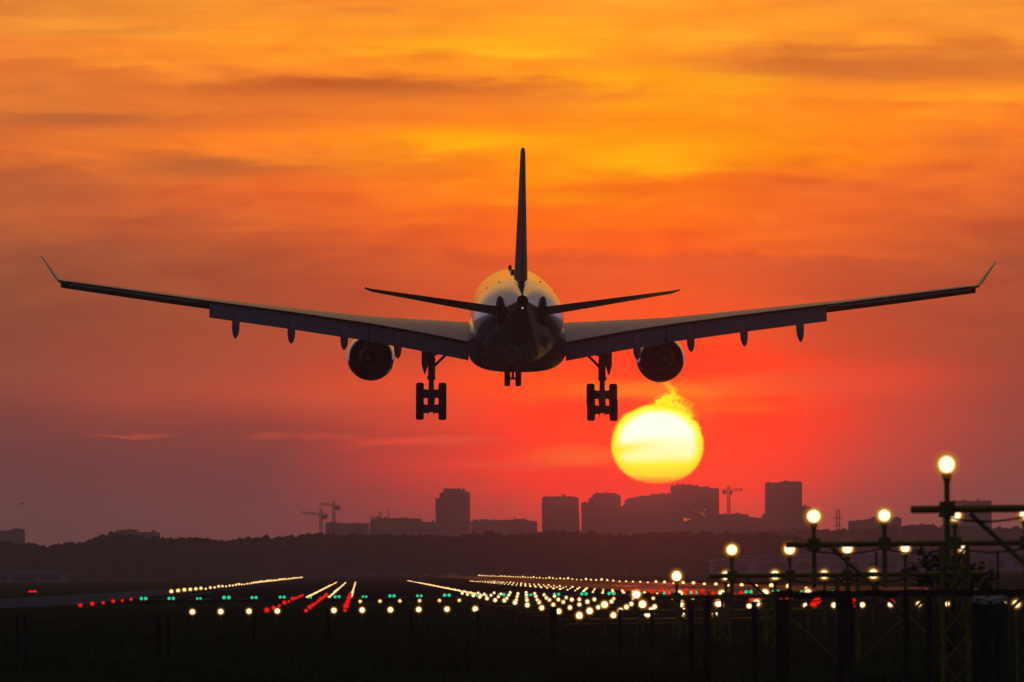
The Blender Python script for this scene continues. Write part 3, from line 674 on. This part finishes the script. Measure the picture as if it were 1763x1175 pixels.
# red side-row lamps, three abreast on either side
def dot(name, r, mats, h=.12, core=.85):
    m = MB(); m.lathe([(0, r * .8), (h * .6, r * .7), (h, r * .3)], (0, 0, 0), 'Z', 10, 0); m.ball((0, 0, h), r, 12, 8, 1); m.ball((0, 0, h), r * 1.5, 12, 8, 2)  # outermost ball is a painted glow, not part of the fitting
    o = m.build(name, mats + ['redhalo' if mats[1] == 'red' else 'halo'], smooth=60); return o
def spread(proto, places, labels):
    """first place takes the prototype, the others are copies"""
    for i, (p, lab) in enumerate(zip(places, labels)):
        c = proto if i == 0 else proto.copy()
        if i: COL.objects.link(c)
        c.location = p; c['label'] = lab
        k_ = lrand.uniform(.66, 1.22); c.scale = (k_, k_, k_)
        if 'right of the approach' in lab: c.scale = (1.35, 1.35, 1.5)
pl, lb = [], []
for k_ in range(9):
    d = 381 + 30 * k_
    for s_ in (-1, 1):
        for x in (9, 10.5, 12):
            pl.append((CX + s_ * x, d, .22 - (.04 if s_ > 0 and k_ < 5 else 0))); lb.append('red side-row light in three slanting lines left of the runway centre' if s_ < 0 else 'red side-row light right of the approach centre line')
o = tag(dot('side_row_light', .078, ['housing', 'red']), '-', 'side-row light', 'red side-row lights'); spread(o, pl, lb)
# red end lights along the left pavement and a stray pair of red lamps
pl = [(-13.9, 495 + 22 * i, .12) for i in range(6)]
o = tag(dot('pavement_edge_light', .085, ['housing', 'red']), '-', 'edge light', 'red lights along the left pavement edge'); spread(o, pl, ['small red light at the left pavement edge'] * 6)
t = thing('stop_light', at(56, 1022, 1010), 'bright double red light far left beyond the taxiway', 'warning light')
MB().tube((0, 0, -.6), (0, 0, -.1), .05).box((0, .05, -.05), (.45, .06, .06)).build('stand', 'housing', t)
for q_ in (-.2, .22): MB().ball((q_, 0, .06), .26, 12, 8).build('lens', 'red', t, smooth=80)
# green threshold lights
o = tag(MB().box((0, .06, .06), (.2, .1, .06)).ball((-.13, 0, .13), .105, 12, 8, 1).ball((.13, 0, .13), .105, 12, 8, 1).build('threshold_light', ['housing', 'green'], smooth=60), '-', 'threshold light', 'green threshold lights')
pl = [(CX - 22.5 + 1.8 * i, THR - (4 if i < 5 else 0), .02) for i in range(26)]
spread(o, pl, ['green double light in the row across the runway threshold'] * 26)
# runway edge lights
o = tag(dot('runway_edge_light', .135, ['housing', 'warm'], .3), '-', 'edge light', 'white runway edge lights')
pl, lb = [], []
for k_ in range(66):
    d = THR + 60 + 30 * k_
    pl.append((CX + 23.6, d, 0.01)); lb.append('white runway edge light in the long right-hand row')
    if k_ > 2: pl.append((CX - 23.6, d, 0.01)); lb.append('white runway edge light in the row along the left side')
spread(o, pl, lb)
# centre-line lights and touchdown-zone lights, set in the runway
o = tag(dot('centre_line_light', .092, ['housing', 'warm'], .04), '-', 'centre-line light', 'white runway centre-line lights')
pl = [(CX, THR + 12 + 15 * i, .01) for i in range(52)] + [(CX, THR + 792 + 30 * i, .01) for i in range(10)]
spread(o, pl, ['white runway centre-line light in the line running to the far end'] * len(pl))
o = tag(dot('touchdown_light', .092, ['housing', 'warm'], .04), '-', 'touchdown light', 'touchdown-zone lights')
pl, lb = [], []
for k_ in range(30):
    for s_ in (-1, 1):
        for x in (9, 10.5, 12):
            pl.append((CX + s_ * x, THR + 30 + 30 * k_, .01)); lb.append('white touchdown-zone light left of the runway centre line' if s_ < 0 else 'white touchdown-zone light right of the runway centre line')
spread(o, pl, lb)
# bright cluster at the far left
o = tag(dot('far_runway_lamp', .32, ['housing', 'warm'], .5), '-', 'edge light', 'bright lamps at the far left runway end')
spread(o, [tuple(at(x, 1003.5, 2700)) for x in (522, 527, 531, 535, 538)], ['large white lamp in the tight cluster at the far left runway end'] * 5)
# single bright lamp at the right edge behind the fence
t = thing('approach_lamp', at(1750, 1040, 150) - Vector((0, 0, .15)), 'single bright white lamp low at the right edge beside the thick post', 'approach light')
MB().tube((0, 0, -1.1), (0, 0, .05), .02, n=6).lathe([(.02, .06), (.08, .03)], (0, 0, .15), 'Y', 10).build('stake', 'housing', t)
lens(t, (0, 0, .15), lens_halo_mesh(.075))

# ------------------------------------------------------------------ foreground fences and posts
def rough_post(m, x, y, z0, z1, hw, hd, mi=0, lean=0.0):
    rings = []; n = 8
    for k_ in range(7):
        t = k_ / 6; z = z0 + (z1 - z0) * t
        rings.append([(x + lean * t + hw * math.cos(2 * math.pi * i / n) * (1 + .12 * (random.random() - .5)), y + hd * math.sin(2 * math.pi * i / n), z + (.05 * (random.random() - .5) * hw / .1 if k_ == 6 else 0)) for i in range(n)])
    m.loft(rings, mi)
wf = thing('post_and_wire_fence', (0, 200, 0), 'low dark wooden post fence with wires across the foreground grass', 'fence')
tops = [(30, 1062, .05), (44, 1060, .05), (273, 1058, .07), (289, 1058, .05), (437, 1052, .05), (563, 1050, .055), (708, 1050, .05), (822, 1052, .055), (953, 1046, .11), (1067, 1050, .06), (1124, 1050, .05)]
prev = []
for px, py, hw in tops:
    p = at(px, py, 200); hw_ = hw; hw = hw * .72; m = MB(); rough_post(m, p.x, 0, -.1, p.z, hw, hw, lean=random.uniform(-.03, .03)); m.build('post', 'wood', wf, smooth=50)
    if px not in (44, 289): prev.append(p)
for zz in (.30, .62, .90):
    m = MB()
    for a, c in zip(prev[:-1], prev[1:]):
        m.tube((a.x, -.06, zz), ((a.x + c.x) / 2, -.06, zz - .02), .006, n=4); m.tube(((a.x + c.x) / 2, -.06, zz - .02), (c.x, -.06, zz), .006, n=4)
    m.build('wire', 'wire', wf)
tf = thing('timber_fence', (8, 132, 0), 'dark timber fence of thick posts and a top rail below the nearest light bars', 'fence')
zr = at(1550, 1022, 132).z
x0, x1 = at(1335, 1025, 132).x - 8, at(1800, 1025, 132).x - 8
m = MB(); rings = []
for i in range(25):
    t_ = i / 24; x = x0 + (x1 - x0) * t_; dz_ = .012 * math.sin(i * 1.7) + random.uniform(-.008, .008)
    rings.append([(x, -.05, zr - .05 + dz_), (x, .05, zr - .05 + dz_), (x, .05, zr + .045 + dz_), (x, -.05, zr + .045 + dz_)])
m.loft(rings).build('rail', 'wood', tf)
for px, hw in ((1217, .05), (1347, .09), (1455, .115), (1560, .04), (1600, .04)):
    p = at(px, 1030, 132); m = MB(); rough_post(m, p.x - 8, .09 if px > 1300 else 0, -.1, zr - .06 if px > 1300 else p.z - .02, hw, hw * .8); m.build('post', 'wood', tf, smooth=50)
for px, hw in ((1190, .04), (1300, .04)):
    p = at(px, 1036, 132); m = MB(); rough_post(m, p.x - 8, .2, -.1, p.z, hw, hw); m.build('post', 'wood', tf, smooth=50)
p = at(1703, 1034, 118)
t = thing('thick_post', (p.x, 118, 0), 'thick dark wooden post with a pale cut top at the lower right', 'post')
m = MB(); rough_post(m, 0, 0, -.1, p.z, .215, .2); m.build('trunk', 'wood', t, smooth=40)
rings = [[(.205 * math.cos(a) * k_, .19 * math.sin(a) * k_, p.z + dz_ + .02 * math.sin(2.2 * a + 1)) for a in [2 * math.pi * i / 20 for i in range(20)]] for dz_, k_ in ((-.03, 1.03), (.025, 1.0), (.035, .8), (.03, .3))]
MB().loft(rings).build('cut_top', 'palewood', t, smooth=60)
# wire fence at the right, farther off
t = thing('wire_mesh_fence', (at(1718, 980, 245).x, 245, 0), 'thin wire mesh fence with slim posts at the right edge below the near light bars', 'fence')
for k_ in (-1, 0, 1, 2):
    MB().tube((k_ * 3.0, 0, 0), (k_ * 3.0, 0, 2.15), .03, n=8).build('post', 'wire', t, smooth=60)
m = MB()
for zz in (.4, .8, 1.2, 1.6, 1.95): m.tube((-3, 0, zz), (6.5, 0, zz), .006, n=4)
for i in range(48): m.tube((-3 + i * .2, .01, .05), (-3 + i * .2, .01, 1.95), .003, n=4)
m.build('mesh', 'wire', t)
# shrub between the light bars
t = thing('shrub', (at(1630, 1000, 186).x, 186, 0), 'leafy dark shrub growing between the right-hand light masts', 'shrub')
m = MB(); lf = MB()
tipz = [(-.46, 2.10), (-.20, 2.02), (.02, 1.92), (-.62, 1.80), (.34, 2.16), (.20, 1.95), (.62, 1.78), (.9, 1.7), (-.05, 1.7), (.45, 1.8), (-.35, 1.75)]
for x, z in tipz:
    mid = Vector((x * .5, random.uniform(-.2, .2), z * .55)); end = Vector((x, random.uniform(-.3, .3), z))
    m.tube((x * .1, 0, 0), mid, .022, .015, 6); m.tube(mid, end, .015, .005, 6)
    for j in range(70):
        f_ = random.random() ** .6; c = mid.lerp(end, .35 + .65 * f_) + Vector((random.gauss(0, .055), random.gauss(0, .07), random.gauss(0, .05)))
        a = random.uniform(0, 6.28); e_ = random.uniform(-.7, .9); l = random.uniform(.05, .095)
        d1 = Vector((math.cos(a) * math.cos(e_), math.sin(a) * math.cos(e_), math.sin(e_))); d2 = d1.orthogonal().normalized() * l * .38
        lf.add([c - d1 * l, c + d2, c + d1 * l, c - d2], [(0, 1, 2, 3)])
m.build('stem', 'twig', t); lf.build('foliage', 'leaf', t, normals=False)
# tall grass of the foreground
NB = 90000
yy = 150 + 330 * rng.random(NB) ** 1.5; xx = (rng.random(NB) * (0.122) - 0.040) * yy
patch = np.sin(xx * .9 + yy * .07) * .5 + np.sin(xx * 2.3 - yy * .13 + 1.0) * .3
hh = (.10 + .20 * rng.random(NB)) * (1 + .55 * patch); ww = .010 + .012 * rng.random(NB)
an = rng.random(NB) * 6.283; le = rng.random(NB) * .5 * hh
P = np.zeros((NB, 3, 3)); cx_, sx_ = np.cos(an), np.sin(an)
P[:, 0] = np.stack([xx - ww, yy, 0 * yy], 1); P[:, 1] = np.stack([xx + ww, yy, 0 * yy], 1); P[:, 2] = np.stack([xx + le * cx_, yy + le * sx_, hh], 1)
me = bpy.data.meshes.new('grass'); me.vertices.add(NB * 3); me.vertices.foreach_set('co', P.ravel())
me.loops.add(NB * 3); me.loops.foreach_set('vertex_index', np.arange(NB * 3)); me.polygons.add(NB); me.polygons.foreach_set('loop_start', np.arange(NB) * 3)
me.materials.append(M['blade']); me.update(); me.validate()
o = bpy.data.objects.new('grass', me); COL.objects.link(o); tag(o, 'rough dark grass over the foreground', 'grass', kind='stuff')

# ------------------------------------------------------------------ far woods
def wood(name, label, prof, d, depth, base_py, clump, n):
    xs_ = [p[0] for p in prof]; ys_ = [p[1] for p in prof]
    px = rng.random(n) * (xs_[-1] - xs_[0]) + xs_[0]
    top = np.interp(px, xs_, ys_)
    V_ = []; F_ = []
    # individual crowns first, their clumps second
    nc = int((xs_[-1] - xs_[0]) / 7)
    cr = np.linspace(xs_[0], xs_[-1], nc) + rng.normal(0, 3, nc)
    ctop = np.interp(cr, xs_, ys_) + rng.gamma(1.2, 2.2, nc) - 2.0
    per = n // nc; co = []
    for c_, t_ in zip(cr, ctop):
        P0 = at(c_, t_, d); dd = d + random.uniform(0, depth); zt = P0.z; xw = P0.x * dd / d
        rw = random.uniform(2.2, 4.2) * clump / .8
        for j in range(per):
            f_ = random.random() ** .75; z = .2 + f_ * (zt - .2); prof_ = math.sqrt(max(0.02, 1 - max(0, (f_ - .55) / .45) ** 2))
            a = random.uniform(0, 6.283); r_ = rw * prof_ * math.sqrt(random.random())
            co.append((xw + r_ * math.cos(a), dd + r_ * math.sin(a), z))
    co = np.array(co); N = len(co)
    q1 = rng.normal(size=(N, 3)); q1 /= np.linalg.norm(q1, axis=1)[:, None]; q2 = np.cross(q1, rng.normal(size=(N, 3))); q2 /= np.linalg.norm(q2, axis=1)[:, None]
    s1 = (clump * (.5 + rng.random(N)))[:, None]; s2 = (clump * (.4 + .6 * rng.random(N)))[:, None]
    Q = np.stack([co - q1 * s1, co + q2 * s2, co + q1 * s1, co - q2 * s2], 1); Q[:, :, 2] = np.maximum(Q[:, :, 2], .0)
    me = bpy.data.meshes.new(name); me.vertices.add(N * 4); me.vertices.foreach_set('co', Q.ravel())
    me.loops.add(N * 4); me.loops.foreach_set('vertex_index', np.arange(N * 4)); me.polygons.add(N); me.polygons.foreach_set('loop_start', np.arange(N) * 4)
    me.materials.append(M['far_leaf']); me.update(); me.validate()
    o = bpy.data.objects.new(name, me); COL.objects.link(o); tag(o, label, 'wood', kind='stuff')
wood('far_wood', 'dark belt of trees along the horizon behind the airfield',
     [(-120, 936), (0, 934), (60, 938), (85, 942), (120, 936), (150, 938), (165, 925), (190, 919), (225, 925), (280, 928), (340, 928), (400, 932), (440, 926), (520, 924), (545, 918), (570, 922), (700, 922), (780, 926), (840, 917), (880, 921), (950, 918), (1000, 917), (1080, 924), (1130, 919), (1240, 918), (1330, 922), (1400, 930), (1440, 940)], 3100, 60, 992, .85, 60000)
wood('distant_wood', 'paler hazier trees on the horizon at the right',
     [(1150, 926), (1250, 921), (1330, 916), (1400, 914), (1480, 914), (1540, 910), (1590, 905), (1640, 908), (1700, 908), (1763, 911), (1880, 912)], 4300, 60, 990, 1.1, 26000)

# ------------------------------------------------------------------ far buildings
def building(name, label, outline, d, depth=22, m='facade', base=None, floors=True, group=None):
    """outline: roof line as px points; walls go to the ground"""
    pts = [at(x, y, d) for x, y in outline]; x_, z_ = pts[0].x, 0
    t = thing(name, (x_, d, 0), label, 'building', group)
    ol = [(pts[0].x - x_, 0)] + [(p.x - x_, p.z) for p in pts] + [(pts[-1].x - x_, 0)]
    if base is not None: ol[-1] = (at(base, 930, d).x - x_, 0)
    MB().prism(ol, 0, depth).build('wall', m, t)
    rr = random.Random(int(outline[0][0] * 7 + d))
    for a, c in zip(pts[:-1], pts[1:]):
        if c.x - a.x > 2.5 and abs(c.z - a.z) < 1.5:
            for j in range(min(3, max(1, int((c.x - a.x) / 6)))):
                f_ = rr.uniform(.15, .85); hh_ = rr.choice((.5, .8, 1.3)); zz_ = a.z + (c.z - a.z) * f_
                MB().box((a.x + (c.x - a.x) * f_ - x_, depth * rr.uniform(.2, .6), zz_ + hh_ / 2 - .1), (rr.uniform(.3, 1.2), 1.0, hh_ / 2 + .1)).build('roof_plant', m, t)
            if rr.random() < .4: MB().tube((c.x - x_ - 1.2, depth * .4, c.z - .2), (c.x - x_ - 1.2, depth * .4, c.z + rr.uniform(1.5, 3)), .12, n=5).build('aerial', m, t)
    if floors:
        gl = MB(); zmin = min(p.z for p in pts); zmax = max(p.z for p in pts)
        z = 5.0
        while z < zmax - 3:
            # facade width at this height
            seg = []
            for a, c in zip(pts[:-1], pts[1:]):
                if a.z > z + 3 and c.z > z + 3: seg += [a.x - x_, c.x - x_]
            if seg and max(seg) - min(seg) > 4:
                gl.box(((min(seg) + max(seg)) / 2, -.05, z), ((max(seg) - min(seg)) / 2 - 1.0, .12, .75))
            z += 3.6
        if gl.v: gl.build('window_bands', 'glass', t)
    return t
building('office_tower', 'dark stepped office tower standing alone left of the skyline', [(750, 858), (757, 858), (757, 849), (763, 848), (763, 842), (794, 841), (794, 845), (802, 845), (802, 847), (809, 847)], 6000)
building('apartment_block', 'long low flat-roofed block beside the two cranes', [(560, 902), (563, 900), (570, 899), (590, 901), (636, 901)], 5900, 30)
building('long_block', 'low long block with masts on its roof left of the stepped tower', [(637, 897), (640, 894), (655, 893), (690, 892), (726, 894), (727, 899), (750, 899)], 6100, 30)
building('low_block', 'low uneven row of roofs between the two left towers', [(811, 898), (820, 896), (834, 896), (835, 893), (837, 896), (848, 896), (850, 893), (853, 896), (880, 895), (905, 893), (905, 896), (925, 898)], 6200, 30)
building('square_tower', 'dark square tower with slanting right edge left of the sun', [(934, 857), (945, 855), (990, 855), (992, 857), (996, 857)], 6000, 26, base=1001)
building('banded_tower', 'stepped office block with faint floor bands just below the sun', [(1002, 866), (1014, 866), (1014, 860), (1022, 860), (1022, 851), (1030, 849), (1062, 849), (1062, 853), (1069, 853)], 6100, 26, 'facade_pale')
building('stepped_block', 'wide block with rising stepped roof under the sun', [(1070, 874), (1077, 868), (1077, 862), (1085, 857), (1100, 857), (1100, 854), (1130, 853), (1130, 851), (1157, 849)], 6400, 30, 'facade_pale')
t = building('glass_tower', 'broad tall tower with glowing orange windows right under the sun', [(1157, 836), (1192, 834), (1192, 836), (1203, 836), (1203, 838), (1222, 838), (1222, 841), (1238, 841)], 6300, 30)
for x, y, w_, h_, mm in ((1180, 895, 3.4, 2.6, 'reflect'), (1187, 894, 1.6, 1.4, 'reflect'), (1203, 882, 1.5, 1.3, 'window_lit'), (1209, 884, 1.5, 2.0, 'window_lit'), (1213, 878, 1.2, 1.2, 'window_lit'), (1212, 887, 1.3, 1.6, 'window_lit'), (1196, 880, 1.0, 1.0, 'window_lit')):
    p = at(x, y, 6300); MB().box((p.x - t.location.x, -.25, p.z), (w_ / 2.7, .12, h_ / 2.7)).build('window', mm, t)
building('low_office', 'low block behind the single crane right of the sun', [(1239, 886), (1268, 885), (1268, 883), (1273, 883), (1273, 886), (1289, 886), (1290, 891), (1314, 892)], 6200, 30)
building('dark_tower', 'tall dark slab tower right of the sun', [(1315, 886), (1320, 884), (1320, 831), (1345, 831), (1345, 829), (1378, 829), (1381, 832), (1381, 872), (1397, 873), (1397, 905)], 5900, 26)
building('stepped_offices', 'low stepped office block between the approach lamps', [(1465, 897), (1490, 896), (1500, 893), (1512, 890), (1535, 888), (1535, 891), (1552, 892)], 5500, 30)
building('wide_tower', 'pale broad block behind the nearest lamp mast', [(1628, 866), (1632, 863), (1707, 862)], 5600, 30, 'facade_pale')
building('distant_hall', 'faint low building at the far left horizon', [(-30, 914), (15, 914), (20, 911), (38, 911), (40, 915)], 5200, 30)
building('distant_hospital', 'faint stepped building behind the trees at the left', [(185, 921), (192, 917), (205, 915), (205, 913), (234, 912), (236, 916), (274, 917)], 5300, 30)
def low_building(name, label, xa, xb, ytop, d, depth, m='pale_wall'):
    a, c = at(xa, ytop, d), at(xb, ytop, d); h = (a.z + c.z) / 2; t = thing(name, (a.x, d, 0), label, 'building'); W_ = c.x - a.x
    MB().box((W_ / 2, depth / 2, h * .42), (W_ / 2, depth / 2, h * .42)).build('wall', m, t)
    MB().prism([(-1, h * .84), (W_ + 1, h * .84), (W_ + 1, h * .9), (W_ * .5, h), (-1, h * .9)], -1, depth + 1).build('roof', 'roofing', t)
    gl = MB(); n = max(3, int(W_ / 9))
    for i in range(n): gl.box((W_ * (i + .5) / n, -.06, h * .35), (W_ / n * .36, .12, h * .16))
    gl.build('window_bands', 'glass', t)
low_building('hangar', 'long low pale hangar behind the lamps at the right', 1300, 1800, 950, 2700, 40)
low_building('shed', 'low grey shed in front of the trees left of the lamp masts', 1228, 1290, 962, 2750, 30)
low_building('greenhouse', 'long low bluish building at the far left below the trees', -30, 112, 985, 2500, 30)
# tower cranes and the pylon
def crane(label, x, ytop, ybase, jib, cj, d):
    """jib and cj are px ends of the jib and the counter jib"""
    B = at(x, ybase, d); T_ = at(x, ytop, d); t = thing('tower_crane', (B.x, d, 0), label, 'crane', 'tower cranes on the skyline')
    J = at(*jib, d) - B; C_ = at(*cj, d) - B; zj = at(x, (jib[1] + cj[1]) / 2, d).z
    o_ = Vector((B.x, d, 0)); J = at(*jib, d) - o_; C_ = at(*cj, d) - o_; K = Vector((0, 0, zj)); A = Vector((0, 0, T_.z))
    MB().lattice((0, 0, 0), K, 1.5, 1.8, .26, r2=.2).build('mast', 'crane', t)
    MB().lattice(K, A, 1.1, 2.0, .2, r2=.1).build('apex', 'crane', t)
    MB().lattice(K, J, 1.2, 2.4, .18, r2=.1).build('jib', 'crane', t)
    MB().lattice(K, C_, 1.4, 2.4, .2, r2=.1).build('counter_jib', 'crane', t)
    MB().box(C_ - (C_ - K).normalized() * 1.8 - Vector((0, 0, 1.0)), (1.1, .8, 1.0)).build('counterweight', 'crane', t)
    MB().box(K + Vector((1.5, -1.2, -1.6)), (.8, .9, 1.1)).build('cab', 'glass', t)
    m = MB(); m.tube(A, K.lerp(J, .7), .07, n=4); m.tube(A, K.lerp(C_, .9), .07, n=4); m.build('tie_bar', 'crane', t)
crane('lower left tower crane, jib pointing left over the trees', 553, 876, 917, (518, 883), (565, 889), 5700)
crane('taller of the two left tower cranes, standing behind the long flat block', 575, 862, 905, (550, 868), (587, 874), 6000)
crane('single tower crane right of the sun between two towers', 1255, 836, 890, (1279, 843), (1242, 846), 6150)
crane('small crane on the roof of the long block, its jib low', 655, 881, 897, (637, 891), (659, 896), 6050)
p = at(669, 896, 6080); t = thing('roof_mast', (p.x, 6080, 0), 'thin mast standing on the long block beside the small crane', 'mast')
MB().lattice((0, 0, 0), (0, 0, at(669, 878, 6080).z), .9, 2.5, .14, r2=.08).build('pole', 'crane', t)
p = at(1443, 905, 5200); zt = at(1443, 877, 5200).z; t = thing('power_pylon', (p.x, 5200, 0), 'faint lattice pylon between two approach lamps on the horizon', 'pylon')
MB().lattice((0, 0, 0), (0, 0, zt), 1.6, 3, .2, r2=.1).build('mast', 'crane', t)
m = MB()
for f_ in (.72, .86): m.tube((-2.4, 0, zt * f_), (2.4, 0, zt * f_), .22, n=6)
m.build('arm', 'crane', t)
# antenna array beyond the runway and a taxiway sign
t = thing('antenna_array', at(1095, 990, 2800) * 1.0, 'row of short dark antenna masts in front of the trees', 'antenna'); t.location.z = 0
for x in (1079, 1086, 1093, 1107):
    p = at(x, 978 if x < 1100 else 974, 2800); MB().tube((p.x - t.location.x, 0, 0), (p.x - t.location.x, 0, p.z), .25, n=6).build('mast', 'dark', t)
p = at(320, 1005, 1350); t = thing('taxiway_sign', (p.x, 1350, 0), 'small dull yellow sign in the grass at the left', 'sign')
MB().box((-.55, 0, .55), (.45, .08, .35)).box((.5, 0, .55), (.45, .08, .35)).build('panel', 'yellow', t)
MB().tube((-.6, 0, 0), (-.6, 0, .3), .05).tube((.5, 0, 0), (.5, 0, .3), .05).build('leg', 'gear', t)
# birds
for px, py, s_, lab in ((37, 868, 1.0, 'small dark bird flying alone over the far left trees'), (27, 872, .55, 'tiny bird beside the larger one at the far left')):
    p = at(px, py, 800); t = thing('bird', p, lab, 'bird'); k_ = s_
    m = MB()
    m.loft([[(r_ * math.cos(a) * k_, y * k_, z * k_ + r_ * math.sin(a) * k_) for a in [2 * math.pi * i / 8 for i in range(8)]] for y, z, r_ in ((.28, .02, .012), (.2, .02, .045), (.05, 0, .08), (-.15, 0, .05), (-.3, .01, .02))])
    for q_ in (-1, 1):
        m.add([Vector(v) * k_ for v in ((0, .1, .04), (q_ * .2, .14, .14), (q_ * .42, -.02, .02), (q_ * .2, -.03, .12), (0, -.08, .03))], [(0, 1, 3, 4), (1, 2, 3)])
    m.build('body', 'bird', t)

# ------------------------------------------------------------------ haze
hb = MB().box((0, 4480, 28.5), (2400, 4520, 29.5)).build('haze', 'grass')
hm = bpy.data.materials.new('haze'); hm.use_nodes = True; t = hm.node_tree; t.nodes.clear()
o_ = t.nodes.new('ShaderNodeOutputMaterial'); ad = t.nodes.new('ShaderNodeAddShader'); t.links.new(ad.outputs[0], o_.inputs['Volume'])
for i, (c_, d_, g_) in enumerate((((0.60, 0.84, 1.0), HAZE * .66, 0.52), ((1.0, 0.72, 0.66), HAZE * .34, 0.985))):
    pv = t.nodes.new('ShaderNodeVolumePrincipled'); t.links.new(pv.outputs[0], ad.inputs[i])
    pv.inputs['Color'].default_value = (*c_, 1); pv.inputs['Density'].default_value = d_; pv.inputs['Anisotropy'].default_value = g_
hm.cycles.homogeneous_volume = True
hb.data.materials.clear(); hb.data.materials.append(hm); tag(hb, 'thin evening haze', None, kind='stuff')
